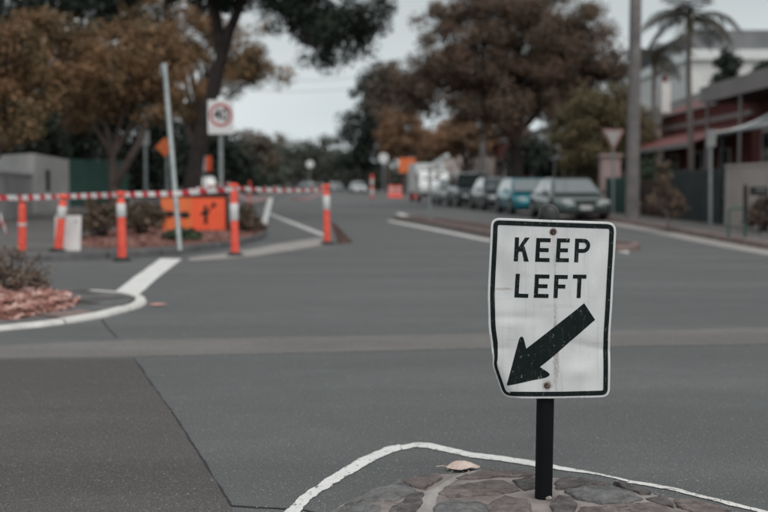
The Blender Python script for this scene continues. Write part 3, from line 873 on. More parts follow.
# ---- sign materials
def sign_mats():
    m, nt, p = base_mat('sign_face')
    uv = nd(nt, 'ShaderNodeUVMap').outputs['UV']
    def spot(cx, cy, rx, ry, nz=0.6):
        mp = nd(nt, 'ShaderNodeMapping'); mp.inputs['Location'].default_value = (-cx / rx, -cy / ry, 0); mp.inputs['Scale'].default_value = (1 / rx, 1 / ry, 1)
        nt.links.new(uv, mp.inputs['Vector'])
        ln = nd(nt, 'ShaderNodeVectorMath', operation='LENGTH'); nt.links.new(mp.outputs[0], ln.inputs[0])
        ad = nd(nt, 'ShaderNodeMath', operation='MULTIPLY_ADD'); ad.inputs[1].default_value = nz; ad.inputs[2].default_value = -nz / 2
        nt.links.new(noise(nt, uv, 30, 4, 0.7), ad.inputs[0])
        sm = nd(nt, 'ShaderNodeMath', operation='ADD'); nt.links.new(ln.outputs['Value'], sm.inputs[0]); nt.links.new(ad.outputs[0], sm.inputs[1])
        r_ = ramp(nt, sm.outputs[0], 0.55, 1.0, (1, 1, 1), (0, 0, 0))
        br = ramp(nt, noise(nt, uv, 75, 6, 0.8), 0.40, 0.60, (0.12, 0.12, 0.12), (1, 1, 1))
        mm = nd(nt, 'ShaderNodeMix', data_type='RGBA', blend_type='MULTIPLY'); mm.inputs[0].default_value = 1; nt.links.new(r_, mm.inputs[6]); nt.links.new(br, mm.inputs[7])
        return mm.outputs[2]
    c = mixcol(nt, ramp(nt, noise(nt, uv, 4.5, 6, 0.65), 0.3, 0.7), (0.63, 0.64, 0.642), (0.75, 0.76, 0.762))
    # grime streaks
    mp = nd(nt, 'ShaderNodeMapping'); mp.inputs['Scale'].default_value = (34, 2.2, 1); nt.links.new(uv, mp.inputs[0])
    c = mixcol(nt, ramp(nt, noise(nt, mp.outputs[0], 1.0, 5, 0.65), 0.54, 0.82, (0, 0, 0), (0.55, 0.55, 0.55)), c, (0.42, 0.39, 0.36))
    mp2 = nd(nt, 'ShaderNodeMapping'); mp2.inputs['Scale'].default_value = (3, 60, 1); mp2.inputs['Rotation'].default_value = (0, 0, 0.5); nt.links.new(uv, mp2.inputs[0])
    c = mixcol(nt, ramp(nt, noise(nt, mp2.outputs[0], 1.0, 3, 0.7), 0.62, 0.76, (0, 0, 0), (0.5, 0.5, 0.5)), c, (0.36, 0.34, 0.31))
    c = mixcol(nt, ramp(nt, noise(nt, uv, 55, 4, 0.75), 0.70, 0.78, (0, 0, 0), (0.6, 0.6, 0.6)), c, (0.30, 0.26, 0.23))
    # rust round and under the bolts, worn fold over the post, scuff by the left edge
    rust = (0.17, 0.085, 0.06)
    for (cx, cy, rx, ry, amt, col) in (((553.3 - 480) / 150, (410 - 232) / 215, 0.034, 0.026, 0.85, rust), ((553.5 - 480) / 150, (410 - 241) / 215, 0.018, 0.05, 0.4, (0.45, 0.37, 0.33)),
            ((547.5 - 480) / 150, (410 - 386) / 215, 0.040, 0.030, 0.9, rust), ((556 - 480) / 150, (410 - 352) / 215, 0.026, 0.20, 0.75, (0.24, 0.19, 0.165)),
            ((555 - 480) / 150, (410 - 300) / 215, 0.012, 0.34, 0.6, (0.36, 0.33, 0.31)), ((503 - 480) / 150, (410 - 289.5) / 215, 0.075, 0.009, 0.75, (0.28, 0.22, 0.19)), ((525 - 480) / 150, (410 - 275) / 215, 0.06, 0.02, 0.25, (0.35, 0.33, 0.3)),
            ((560 - 480) / 150, (410 - 306) / 215, 0.16, 0.012, 0.25, (0.38, 0.35, 0.33))):
        s = spot(cx, cy, rx, ry, 1.1)
        mu = nd(nt, 'ShaderNodeMix', data_type='RGBA', blend_type='MULTIPLY'); mu.inputs[0].default_value = 1; nt.links.new(s, mu.inputs[6]); mu.inputs[7].default_value = (amt, amt, amt, 1)
        c = mixcol(nt, mu.outputs[2], c, col)
    nt.links.new(c, p.inputs['Base Color'])
    p.inputs['Roughness'].default_value = 0.42; p.inputs['Specular IOR Level'].default_value = 0.4
    nt.links.new(bump(nt, noise(nt, uv, 9, 5, 0.6), 0.25, 0.004), p.inputs['Normal'])
    m, nt, p = base_mat('sign_black')
    uv = nd(nt, 'ShaderNodeUVMap').outputs['UV']
    c = mixcol(nt, noise(nt, uv, 6, 4), (0.005, 0.009, 0.010), (0.012, 0.018, 0.019))
    c = mixcol(nt, ramp(nt, noise(nt, uv, 42, 6, 0.8), 0.60, 0.66, (0, 0, 0), (0.75, 0.75, 0.75)), c, (0.42, 0.42, 0.41))
    mp = nd(nt, 'ShaderNodeMapping'); mp.inputs['Scale'].default_value = (90, 5, 1); mp.inputs['Rotation'].default_value = (0, 0, -0.12); nt.links.new(uv, mp.inputs[0])
    c = mixcol(nt, ramp(nt, noise(nt, mp.outputs[0], 1.0, 5, 0.7), 0.60, 0.74, (0, 0, 0), (0.5, 0.5, 0.5)), c, (0.38, 0.37, 0.36))
    nt.links.new(c, p.inputs['Base Color']); p.inputs['Roughness'].default_value = 0.55; p.inputs['Specular IOR Level'].default_value = 0.15
    m, nt, p = base_mat('post_black')
    tc = nd(nt, 'ShaderNodeTexCoord').outputs['Object']
    c = mixcol(nt, noise(nt, tc, 8, 4), (0.004, 0.005, 0.006), (0.010, 0.011, 0.012))
    c = mixcol(nt, ramp(nt, noise(nt, tc, 70, 6, 0.8), 0.68, 0.74, (0, 0, 0), (0.6, 0.6, 0.6)), c, (0.17, 0.155, 0.145))
    mp = nd(nt, 'ShaderNodeMapping'); mp.inputs['Scale'].default_value = (110, 110, 4); nt.links.new(tc, mp.inputs[0])
    c = mixcol(nt, ramp(nt, noise(nt, mp.outputs[0], 1.0, 4, 0.7), 0.66, 0.80, (0, 0, 0), (0.3, 0.3, 0.3)), c, (0.10, 0.09, 0.085))
    nt.links.new(c, p.inputs['Base Color']); p.inputs['Roughness'].default_value = 0.6; p.inputs['Specular IOR Level'].default_value = 0.12
    nt.links.new(bump(nt, noise(nt, tc, 60, 4), 0.25, 0.002), p.inputs['Normal'])
sign_mats()
M('rusty_bolt', (0.07, 0.04, 0.034), (0.26, 0.20, 0.18), scale=60, rough=0.8, metal=0.3, bmp=0.4, bscale=200)

base = G(543.5, 500, 0.045)
ptop = at(549, 207, PY)
sg = empty('keep_left_sign', base, 'battered white KEEP LEFT sign with black arrow on a black post in the stone island', 'road sign')
PR = 0.0305
base2 = Vector((base.x, PY, base.z - 0.03)); 
dirp = (ptop - base2).normalized()
mb = MB(); mb.tube([base2, base2.lerp(ptop, 0.33), base2.lerp(ptop, 0.66), ptop - dirp * 0.02], PR, 28); mb.build('post', 'post_black', sg)
cp = MB(); cc = ptop - dirp * 0.045
cp.lathe([(0.034, 0), (0.0365, 0.004), (0.0365, 0.022), (0.034, 0.034), (0.026, 0.047), (0.013, 0.054), (0.001, 0.056)], cc, 28); M('cap_grey', (0.022, 0.023, 0.024), (0.06, 0.06, 0.06), scale=30, rough=0.5)
cp.build('post_cap', 'cap_grey', sg)
face = sign_piece([outer], 'sign_plate', 'sign_face', sg, 0.0, 2.5, 0.002)
# black border
def inset_bent(d):          # the bent-back strip at the lower left shows foreshortened
    out = []
    for p, q in zip(outer, inset(outer, d)):
        k = min(1, max(0, (p.y - 345) / 18)) * min(1, max(0, (511 - p.x) / 6))
        out.append(p.lerp(q, 1 - 0.38 * k))
    return out
rows = [inset_bent(2.3 + 4.6 * k / 4) for k in range(5)]
n = len(outer); pts = [p for r_ in rows for p in r_]
me = bpy.data.meshes.new('border'); me.from_pydata([tuple(sP(p.x, p.y, 0.0011) - base) for p in pts], [], [(k * n + i, k * n + (i + 1) % n, (k + 1) * n + (i + 1) % n, (k + 1) * n + i) for k in range(4) for i in range(n)])
ul = me.uv_layers.new(name='UVMap')
for l in me.loops: q = pts[l.vertex_index]; ul.data[l.index].uv = ((q.x - 480) / 150, (410 - q.y) / 215)
bm = bmesh.new(); bm.from_mesh(me); bm.normal_update()
if sum(f.normal.y for f in bm.faces) > 0: bmesh.ops.reverse_faces(bm, faces=bm.faces[:])
bm.to_mesh(me); bm.free()
link('border', me, 'sign_black', face)
# letters: unit glyphs x right, y up in a box w x h, strokes s
def glyph(ch, w, h, s):
    e = s * 0.97
    if ch == 'K': return [[(0, 0), (s, 0), (s, h), (0, h)], [(s, h * 0.36), (s, h * 0.60), (w - s * 1.15, h), (w, h)], [(s * 1.55, h * 0.60), (s * 0.95 + s * 0.05, h * 0.42) , (s * 1.9, h * 0.40), (w - s * 1.1, 0), (w + s * 0.1, 0), (s * 2.35, h * 0.66)]]
    if ch == 'E': return [[(0, 0), (w, 0), (w, e), (s, e), (s, h / 2 - e / 2), (w * 0.90, h / 2 - e / 2), (w * 0.90, h / 2 + e / 2), (s, h / 2 + e / 2), (s, h - e), (w, h - e), (w, h), (0, h)]]
    if ch == 'F': return [[(0, 0), (s, 0), (s, h / 2 - e / 2), (w * 0.86, h / 2 - e / 2), (w * 0.86, h / 2 + e / 2), (s, h / 2 + e / 2), (s, h - e), (w, h - e), (w, h), (0, h)]]
    if ch == 'L': return [[(0, 0), (w, 0), (w, e), (s, e), (s, h), (0, h)]]
    if ch == 'T': return [[(w / 2 - s / 2, 0), (w / 2 + s / 2, 0), (w / 2 + s / 2, h - e), (w, h - e), (w, h), (0, h), (0, h - e), (w / 2 - s / 2, h - e)]]
    if ch == 'P':
        out = [[(0, 0), (s, 0), (s, h), (0, h)]]
        r = h * 0.30; cx = w - r; cy = h - r
        ang = [math.pi / 2 - math.pi * k / 10 for k in range(11)]
        o_ = [(s, h)] + [(cx + r * math.cos(a), cy + r * math.sin(a)) for a in ang] + [(s, h - 2 * r)]
        ri = r - e
        q = [(s, h - 2 * r + e)] + [(cx + ri * math.cos(a), cy + ri * math.sin(a)) for a in reversed(ang)] + [(s, h - e)]
        return out + [o_ + q]
for ch, xl, yb, w, h in (('K', 514.0, 261.4, 14.6, 24.0), ('E', 535.2, 261.8, 14.2, 23.8), ('E', 555.6, 262.0, 13.2, 23.7), ('P', 574.2, 262.3, 15.6, 23.7),
                         ('L', 514.8, 297.8, 13.6, 23.8), ('E', 533.8, 297.8, 14.6, 23.4), ('F', 553.4, 298.0, 13.2, 23.2), ('T', 571.8, 298.0, 13.8, 23.4)):
    polys_ = []
    for g in glyph(ch, w, h, 4.1):
        polys_.append([(xl + x + 0.055 * y, yb - y + 0.018 * x) for x, y in g])
    sign_piece(polys_, 'letter', 'sign_black', face, 0.0007)
Z7 = lambda x, y: (480 + x / 4.453, 295 + y / 4.453)
sign_piece([[Z7(*p) for p in ((465, 37), (515, 112), (268, 322), (303, 344), (311, 354), (306, 362), (290, 370), (124, 407), (121, 402), (176, 196), (183, 187), (191, 188), (196, 196), (207, 240))]], 'arrow', 'sign_black', face, 0.0007)
for u, v in ((553.3, 231.6), (547.4, 385.5)):
    mb = MB(); q = sP(u, v, 0.0)
    prof = [(0.0115, 0.0), (0.0112, 0.0012), (0.0078, 0.0016), (0.0074, 0.0034), (0.0055, 0.0038), (0.0048, 0.0018), (0.0005, 0.0016)]
    mb.lathe(prof, (0, 0, 0), 16)
    mb.v = [Vector((p.x + q.x, q.y - p.z - 0.0006, q.z + p.y)) for p in mb.v]
    mb.f = [list(reversed(f)) for f in mb.f]
    mb.build('bolt', 'rusty_bolt', sg)
# two clamps that hold the plate on the post
for u, v in ((553.3, 231.6), (547.4, 385.5)):
    q = at(u, v, PY); mb = MB(); mb.lathe([(PR + 0.0004, -0.012), (PR + 0.004, -0.012), (PR + 0.004, 0.012), (PR + 0.0004, 0.012)], (base2 + dirp * ((q.z - base2.z) / dirp.z)), 20)
    mb.v = [Vector((p.x, max(p.y, PY - 0.022), p.z)) for p in mb.v]
    mb.build('clamp', 'galv', sg)
# chip of broken concrete at the foot of the post
mb = MB(); q = G(548.5, 500.5, 0.05)
bmx = bmesh.new(); bmesh.ops.create_icosphere(bmx, subdivisions=2, radius=1)
for v in bmx.verts: v.co = Vector((v.co.x * 0.013, v.co.y * 0.010, v.co.z * 0.008)) * (1 + 0.25 * mnoise.noise(v.co * 2))
bmx.verts.index_update()
mb.add([v.co + q + Vector((0, 0, 0.008)) for v in bmx.verts], [[v.index for v in f.verts] for f in bmx.faces]); bmx.free()
tag(mb.build('pebble', 'grit'), 'small grey pebble lying against the foot of the black post', 'pebble')

# dry leaf on the road edge in front of the island
def leaf(name, u, v, L, W, rz, curl, mat, label, z=0.012, lift=0.018):
    c = G(u, v, z); mb = MB(); vs = []; fs = []; nx, ny = 14, 8
    for i in range(nx + 1):
        t = i / nx; w = W * (math.sin(math.pi * min(1, t * 0.97 + 0.02)) ** 0.75)
        for j in range(ny + 1):
            s = j / ny * 2 - 1
            x = (t - 0.5) * L; y = s * w * 0.5
            zz = curl * (1 - s * s) * math.sin(math.pi * t) + 0.3 * curl * math.sin(t * 7) * s + 0.003 * mnoise.noise(Vector((t * 6, s * 3, 1)))
            vs.append(Vector((x * math.cos(rz) - y * math.sin(rz), x * math.sin(rz) + y * math.cos(rz), max(0.0, zz))) + c)
    for i in range(nx):
        for j in range(ny):
            a = i * (ny + 1) + j; fs.append((a, a + ny + 1, a + ny + 2, a + 1))
    mb.add(vs, fs, True)
    e = Vector((math.cos(rz), math.sin(rz), 0))
    mb.tube([c - e * L * 0.48 + Vector((0, 0, 0.002)), c - e * L * 0.62 + Vector((0, 0.004, 0.004)), c - e * L * 0.8 + Vector((0, 0.0, 0.002))], [0.0022, 0.002, 0.0016], 6)
    return tag(mb.build(name, mat), label, 'leaf')
leaf('fallen_leaf', 463, 467.2, 0.135, 0.085, 0.0, 0.026, 'leaf_dry', 'pale curled dry leaf lying between the white line and the stone island', z=0.014)
leaf('fallen_leaf', 158, 304.5, 0.16, 0.10, 0.3, 0.012, 'leaf_pink', 'pinkish leaf flat on the road beside the nose of the planted island', z=0.012)

# ================================================================== TREES AND PLANTS
def blob(u, v, Y, ru, rv):
    c = at(u, v, Y); s = Y / FPX
    return (c, ru * s, 0.85 * max(ru, rv) * s, rv * s)
def leaf_mesh(name, clumps, per, size, mat, parent, up=0.35):
    cs = []; ns = []
    for c, r in clumps:
        k = int(per * random.uniform(0.7, 1.3))
        d = rng.normal(size=(k, 3)); d /= np.linalg.norm(d, axis=1)[:, None]
        rad = r * rng.random(k) ** 0.45
        p = np.array(c) + d * rad[:, None] * np.array([1, 1, 0.75])
        cs.append(p); ns.append(d + np.array([0, 0, up]) + rng.normal(size=(k, 3)) * 0.55)
    C = np.concatenate(cs); N = np.concatenate(ns); N /= np.linalg.norm(N, axis=1)[:, None]
    n = len(C)
    t = rng.normal(size=(n, 3)); A = np.cross(N, t); A /= np.linalg.norm(A, axis=1)[:, None]; B = np.cross(N, A)
    L = size * rng.uniform(0.6, 1.35, n)[:, None]; W = L * 0.55
    V = np.empty((n, 4, 3))
    V[:, 0] = C - A * L * 0.5; V[:, 1] = C + B * W * 0.5 + N * L * 0.06; V[:, 2] = C + A * L * 0.5; V[:, 3] = C - B * W * 0.5 + N * L * 0.06
    V = (V - np.array(wloc(parent))).reshape(-1, 3).astype(np.float32)
    me = bpy.data.meshes.new(name)
    me.vertices.add(n * 4); me.vertices.foreach_set('co', V.ravel())
    me.loops.add(n * 4); me.loops.foreach_set('vertex_index', np.arange(n * 4, dtype=np.int32))
    me.polygons.add(n); me.polygons.foreach_set('loop_start', np.arange(0, n * 4, 4, dtype=np.int32)); me.polygons.foreach_set('loop_total', np.full(n, 4, dtype=np.int32))
    me.update(calc_edges=True)
    return link(name, me, mat, parent)
def crown_clumps(blobs, n, rc, gap=1.0):
    out = []; vol = [(b[1] * b[2] * b[3]) ** 0.7 for b in blobs]; tot = sum(vol)
    for b, v in zip(blobs, vol):
        for _ in range(max(3, int(n * v / tot))):
            d = Vector((random.gauss(0, 1), random.gauss(0, 1), random.gauss(0, 1))).normalized(); r = random.random() ** 0.4 * 0.92
            out.append((b[0] + Vector((d.x * b[1] * r, d.y * b[2] * r, d.z * b[3] * r)), rc * random.uniform(0.65, 1.25)))
    return out
def tree(base, blobs, label, cat='tree', group=None, mat='leaves_olive', bark='bark_brown', tr=0.25, nclump=70, rc=0.8, per=110, size=0.22, fork=0.35, name='tree', trunk_pts=None, limbs=7, up=0.35, lowcut=None):
    base = Vector(base)
    t = empty(name, base, label, cat, group)
    top = sum((b[0] * (b[1] * b[3]) for b in blobs), Vector()) / sum(b[1] * b[3] for b in blobs)
    mb = MB()
    if trunk_pts is None:
        f = base.lerp(Vector((top.x, top.y, top.z)), fork)
        m = base.lerp(f, 0.5) + Vector((random.uniform(-.1, .1), random.uniform(-.1, .1), 0))
        trunk_pts = [base - Vector((0, 0, 0.1)), base.lerp(m, 0.3), m, f, f.lerp(top, 0.6)]
        rads = [tr * 1.35, tr * 1.08, tr, tr * 0.85, tr * 0.35]
        starts = [m.lerp(f, 0.8), f, f.lerp(top, 0.3)]
    else:
        trunk_pts = [Vector(p) for p in trunk_pts]; k = len(trunk_pts); rads = [tr * (1.3 if i == 0 else 1.05 - 0.55 * i / (k - 1)) for i in range(k)]
        starts = trunk_pts[-2:]
    mb.tube(trunk_pts, rads, 12)
    cl = crown_clumps(blobs, nclump, rc)
    tg = [b[0] for b in blobs] + [c[0] for c in random.sample(cl, min(limbs, len(cl)))]
    for q in tg:
        s = random.choice(starts); mid = s.lerp(q, 0.5) + Vector((0, 0, 0.12 * (q - s).length)) + Vector((random.uniform(-.15, .15), random.uniform(-.15, .15), 0))
        mb.tube([s, s.lerp(mid, 0.6), mid, q], [tr * 0.5, tr * 0.38, tr * 0.26, tr * 0.07], 7, False)
    mb.build('trunk', bark, t)
    leaf_mesh('crown', cl, per, size, mat, t, up)
    return t
def gz(u, Y, z=0.12): return Vector(((u - 384) / FPX * Y, Y, z))

# --- left group
tree(gz(-28, 30), [blob(30, 62, 30, 58, 58), blob(72, 56, 30.5, 38, 44), blob(-30, 60, 30, 50, 60), blob(14, 120, 29.5, 40, 22)], 'rust brown tree at the far left above the white wall', mat='leaves_autumn', group='autumn trees on the left corner', nclump=110, rc=0.55, per=280, size=0.11, tr=0.2)
tree(gz(114, 33), [blob(112, 66, 33, 54, 46), blob(150, 55, 33.5, 40, 34), blob(90, 106, 32.5, 36, 24), blob(158, 92, 33, 30, 32)], 'rust brown tree with forked pale trunk in front of the green fence', mat='leaves_autumn', group='autumn trees on the left corner', nclump=110, rc=0.55, per=280, size=0.11, tr=0.19,
     trunk_pts=[gz(114, 33, 0.1), at(114, 190, 33), at(113, 172, 33), at(112, 158, 33), at(104, 120, 33)], bark='bark_brown')
mb = MB(); mb.tube([at(114, 188, 33), at(124, 168, 32.8), at(138, 145, 32.6), at(150, 110, 32.6)], [0.15, 0.13, 0.11, 0.06], 9); mb.build('limb', 'bark_brown', [o for o in bpy.data.objects if o.get('label', '').startswith('rust brown tree with forked')][0])
tree(gz(196, 47), [blob(232, 55, 47, 50, 50), blob(195, 70, 47, 40, 60), blob(258, 72, 46, 30, 26), blob(165, 20, 47, 50, 40)], 'tall yellow brown tree behind the speed limit sign', mat='leaves_autumn', group='autumn trees on the left corner', nclump=105, rc=0.7, per=260, size=0.13, tr=0.3)
tree(gz(190, 36), [blob(295, 10, 35, 46, 22), blob(338, 32, 34.5, 44, 28), blob(362, 8, 34, 34, 24), blob(318, 20, 35, 40, 24), blob(200, -25, 36, 70, 45), blob(290, -40, 35, 90, 40), blob(130, -30, 37, 60, 32), blob(322, 58, 34.2, 18, 10)],
     'dark leaning tree with forked trunk and branch hanging over the street', mat='leaves_dark', bark='bark_dark', nclump=300, rc=0.5, per=190, size=0.12, tr=0.27,
     trunk_pts=[gz(188, 36, 0.1), at(192, 180, 36), at(203, 130, 36), at(218, 70, 36), at(228, 35, 36), at(246, -10, 36), at(275, -30, 35.5)])
t_dark = [o for o in bpy.data.objects if o.get('label', '').startswith('dark leaning')][0]
mb = MB(); mb.tube([at(222, 62, 36), at(218, 30, 36), at(212, -10, 36), at(205, -40, 36)], [0.22, 0.19, 0.16, 0.1], 10); mb.build('limb', 'bark_dark', t_dark)
for u, v, Y, ru, rv, lab in ((10, 118, 50, 95, 60, 'dark evergreen tree behind the white garden wall'), (115, 120, 58, 75, 60, 'dark evergreen tree behind the green fence'), (198, 152, 66, 48, 38, 'dark evergreen tree behind the orange roadwork board'), (60, 5, 58, 90, 60, 'tall dark tree rising behind the rust brown trees')):
    tree(gz(u, Y), [blob(u, v, Y, ru, rv), blob(u - ru * 0.6, v + 12, Y, ru * 0.5, rv * 0.7), blob(u + ru * 0.6, v + 10, Y, ru * 0.5, rv * 0.7)], lab, mat='leaves_dark', bark='bark_dark', group='dark trees behind the left corner', nclump=110, rc=1.1, per=100, size=0.32, tr=0.25)
# --- far end of the street
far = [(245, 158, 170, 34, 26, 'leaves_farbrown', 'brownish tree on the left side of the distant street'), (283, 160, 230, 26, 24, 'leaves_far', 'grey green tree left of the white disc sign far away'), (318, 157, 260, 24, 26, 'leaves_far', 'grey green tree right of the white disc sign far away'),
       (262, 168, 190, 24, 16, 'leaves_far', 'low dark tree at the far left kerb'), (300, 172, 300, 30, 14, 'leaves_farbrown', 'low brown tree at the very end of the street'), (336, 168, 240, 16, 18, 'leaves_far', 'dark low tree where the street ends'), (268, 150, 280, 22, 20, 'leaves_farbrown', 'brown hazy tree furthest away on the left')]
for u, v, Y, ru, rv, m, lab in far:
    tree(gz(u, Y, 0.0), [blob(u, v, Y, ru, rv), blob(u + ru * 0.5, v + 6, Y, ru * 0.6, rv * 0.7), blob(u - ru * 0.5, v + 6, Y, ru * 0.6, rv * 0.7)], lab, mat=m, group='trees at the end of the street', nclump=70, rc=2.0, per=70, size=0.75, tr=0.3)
tree(gz(362, 165, 0.0), [blob(366, 120, 165, 26, 52), blob(350, 145, 165, 20, 32), blob(384, 90, 168, 24, 30), blob(378, 150, 165, 20, 30)], 'tallest dark tree at the bend of the street', mat='leaves_dark', bark='bark_dark', nclump=120, rc=1.7, per=85, size=0.55, tr=0.4)
tree(gz(388, 150, 0.0), [blob(392, 82, 150, 20, 22), blob(378, 100, 150, 14, 20)], 'thin brown tree beside the tallest dark tree', mat='leaves_farbrown', nclump=60, rc=1.3, per=60, size=0.5, tr=0.3)
tree(gz(404, 112, 0.12), [blob(405, 128, 112, 26, 32), blob(392, 145, 112, 16, 20), blob(418, 146, 112, 18, 20)], 'orange brown tree above the distant white disc sign', mat='leaves_orange', nclump=90, rc=1.0, per=200, size=0.25, tr=0.25)
tree(gz(466, 84, 0.12), [blob(464, 134, 84, 30, 22), blob(444, 142, 84, 18, 18), blob(484, 140, 84, 18, 18)], 'low rust brown tree above the white truck', mat='leaves_orange', nclump=90, rc=0.8, per=200, size=0.2, tr=0.22)
tree(gz(430, 128, 0.12), [blob(432, 150, 128, 30, 28), blob(455, 155, 128, 24, 22)], 'dark green tree filling the gap behind the low rust brown tree', mat='leaves_dark', bark='bark_dark', nclump=70, rc=1.4, per=80, size=0.5, tr=0.3)
for u, v, Y, ru, rv, lab in ((138, 168, 78, 40, 26, 'low dark tree seen between the forked trunk and the diamond sign'), (232, 172, 110, 30, 18, 'low dark tree right of the speed sign pole'), (20, 165, 66, 60, 30, 'low dark tree above the outbuilding')):
    tree(gz(u, Y), [blob(u, v, Y, ru, rv), blob(u - ru * 0.5, v + 8, Y, ru * 0.6, rv * 0.8), blob(u + ru * 0.5, v + 8, Y, ru * 0.6, rv * 0.8)], lab, mat='leaves_dark', bark='bark_dark', group='dark trees behind the left corner', nclump=70, rc=1.2, per=80, size=0.4, tr=0.2)
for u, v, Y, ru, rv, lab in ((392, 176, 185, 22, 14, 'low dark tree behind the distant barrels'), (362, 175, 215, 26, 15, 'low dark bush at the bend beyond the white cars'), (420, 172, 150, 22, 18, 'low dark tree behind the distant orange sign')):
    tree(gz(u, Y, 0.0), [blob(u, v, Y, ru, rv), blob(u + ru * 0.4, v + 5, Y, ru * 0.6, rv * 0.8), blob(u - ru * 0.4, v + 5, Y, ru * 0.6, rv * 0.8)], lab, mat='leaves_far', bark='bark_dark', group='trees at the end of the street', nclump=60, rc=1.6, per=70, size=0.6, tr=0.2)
# --- big street tree on the right
tree((6.45, 52, 0.12), [blob(507, 48, 52, 88, 62), blob(430, 84, 51, 46, 38), blob(408, 92, 51, 22, 22), blob(458, 48, 51, 58, 54), blob(578, 62, 53, 48, 48), blob(552, 20, 52, 60, 46), blob(603, 74, 52, 26, 32), blob(512, 108, 51, 62, 32), blob(416, 98, 51, 28, 24), blob(565, 105, 52, 40, 30), blob(490, 5, 52, 56, 36), blob(520, 90, 52, 70, 40), blob(560, 70, 52, 50, 40)],
     'huge dense rust brown street tree over the parked cars', mat='leaves_rust', bark='bark_dark', nclump=560, rc=0.72, per=240, size=0.14, tr=0.40,
     trunk_pts=[(6.45, 52, 0.05), at(517, 190, 52), at(516, 160, 52), at(513, 138, 52), at(510, 100, 52)], limbs=14)
tree(gz(598, 46), [blob(592, 118, 46, 38, 36), blob(622, 112, 46, 28, 34), blob(570, 140, 46, 24, 30), blob(600, 158, 46, 44, 24), blob(638, 140, 46.5, 20, 34)], 'round olive green tree behind the utility pole', mat='leaves_olive', nclump=170, rc=0.6, per=230, size=0.12, tr=0.22)
tree(gz(575, 60), [blob(570, 165, 60, 40, 20), blob(530, 160, 62, 26, 20)], 'dark hedge tree behind the green car', mat='leaves_dark', bark='bark_dark', nclump=70, rc=0.8, per=90, size=0.3, tr=0.15)
for u, v, Y, ru, rv, lab in ((728, 66, 58, 10, 16, 'narrow dark cypress in front of the white block'), (768, 72, 56, 12, 12, 'dark treetop at the right edge before the white block')):
    tree(gz(u, Y), [blob(u, v, Y, ru, rv), blob(u, v + rv, Y, ru * 1.1, rv)], lab, mat='leaves_dark', bark='bark_dark', nclump=36, rc=0.45, per=70, size=0.25, tr=0.12)
# sapling on the right kerb
tree(G(668, 228, 0.12), [blob(667, 190, 25.4, 14, 20), blob(676, 205, 25.2, 11, 12), blob(662, 172, 25.6, 8, 12), blob(655, 200, 25.4, 7, 10)], 'young sapling with sparse brownish leaves on the right kerb', cat='sapling', name='sapling', mat='leaves_shrub', nclump=40, rc=0.16, per=40, size=0.085, tr=0.022, limbs=12)

# --- palms
def palm(base, crown, rad, label, nf=17, trr=0.11, seed=1):
    rd = random.Random(seed); base = Vector(base); crown = Vector(crown)
    t = empty('palm_tree', base, label, 'palm tree', 'palms behind the red house')
    mb = MB(); k = 9
    pts = [base.lerp(crown, i / k) + Vector((0.05 * math.sin(i * 0.7), 0, 0)) for i in range(k + 1)]; pts[0] = base - Vector((0, 0, 0.05))
    mb.tube(pts, [trr * (1.35 if i == 0 else 1.0 - 0.02 * i) for i in range(k + 1)], 12); mb.build('trunk', 'bark_palm', t)
    cs = MB(); cs.tube([crown - Vector((0, 0, 0.5)), crown - Vector((0, 0, 0.15)), crown + Vector((0, 0, 0.2))], [trr * 0.95, trr * 1.25, trr * 0.4], 10); cs.build('crownshaft', 'leaves_olive', t)
    for i in range(nf):
        a = 2 * math.pi * i / nf + rd.uniform(-.15, .15); el = rd.uniform(0.1, 1.15); L = rad * rd.uniform(0.9, 1.15)
        fr = MB(); P = []; d = Vector((math.cos(a) * math.cos(el), math.sin(a) * math.cos(el), math.sin(el))); p = crown.copy()
        m = 12
        for j in range(m + 1):
            P.append(p.copy()); p += d * (L / m) * 1.15; d = (d + Vector((0, 0, -0.19))).normalized()
        fr.tube(P, [0.022 * (1 - 0.85 * j / m) for j in range(m + 1)], 5, False)
        for j in range(2, m + 1):
            tdir = (P[j] - P[j - 1]).normalized(); side = tdir.cross(Vector((0, 0, 1))); side = side.normalized() if side.length > 0.01 else Vector((1, 0, 0))
            for q in (0.0, 0.33, 0.66):
                c0 = P[j - 1].lerp(P[j], q); l = rad * 0.34 * math.sin(math.pi * min(0.97, (j + q) / (m + 1) * 0.9 + 0.12))
                for sgn in (-1, 1):
                    e = c0 + side * sgn * l * 0.75 + tdir * l * 0.45 + Vector((0, 0, -l * rd.uniform(0.3, 0.65))); w = tdir * 0.024
                    mid = c0.lerp(e, 0.5) + Vector((0, 0, l * 0.10))
                    fr.add([c0 - w * 0.6, c0 + w * 0.6, mid + w, mid - w, e], [(0, 1, 2, 3), (3, 2, 4)])
        fr.build('frond', 'leaves_palm', t)
palm(gz(690, 36), at(690, 20, 36), 1.9, 'tall slender palm in front of the white block', nf=13, seed=3)
palm(gz(654, 50), at(655, 56, 50), 1.9, 'second darker palm just right of the utility pole', nf=14, seed=5)

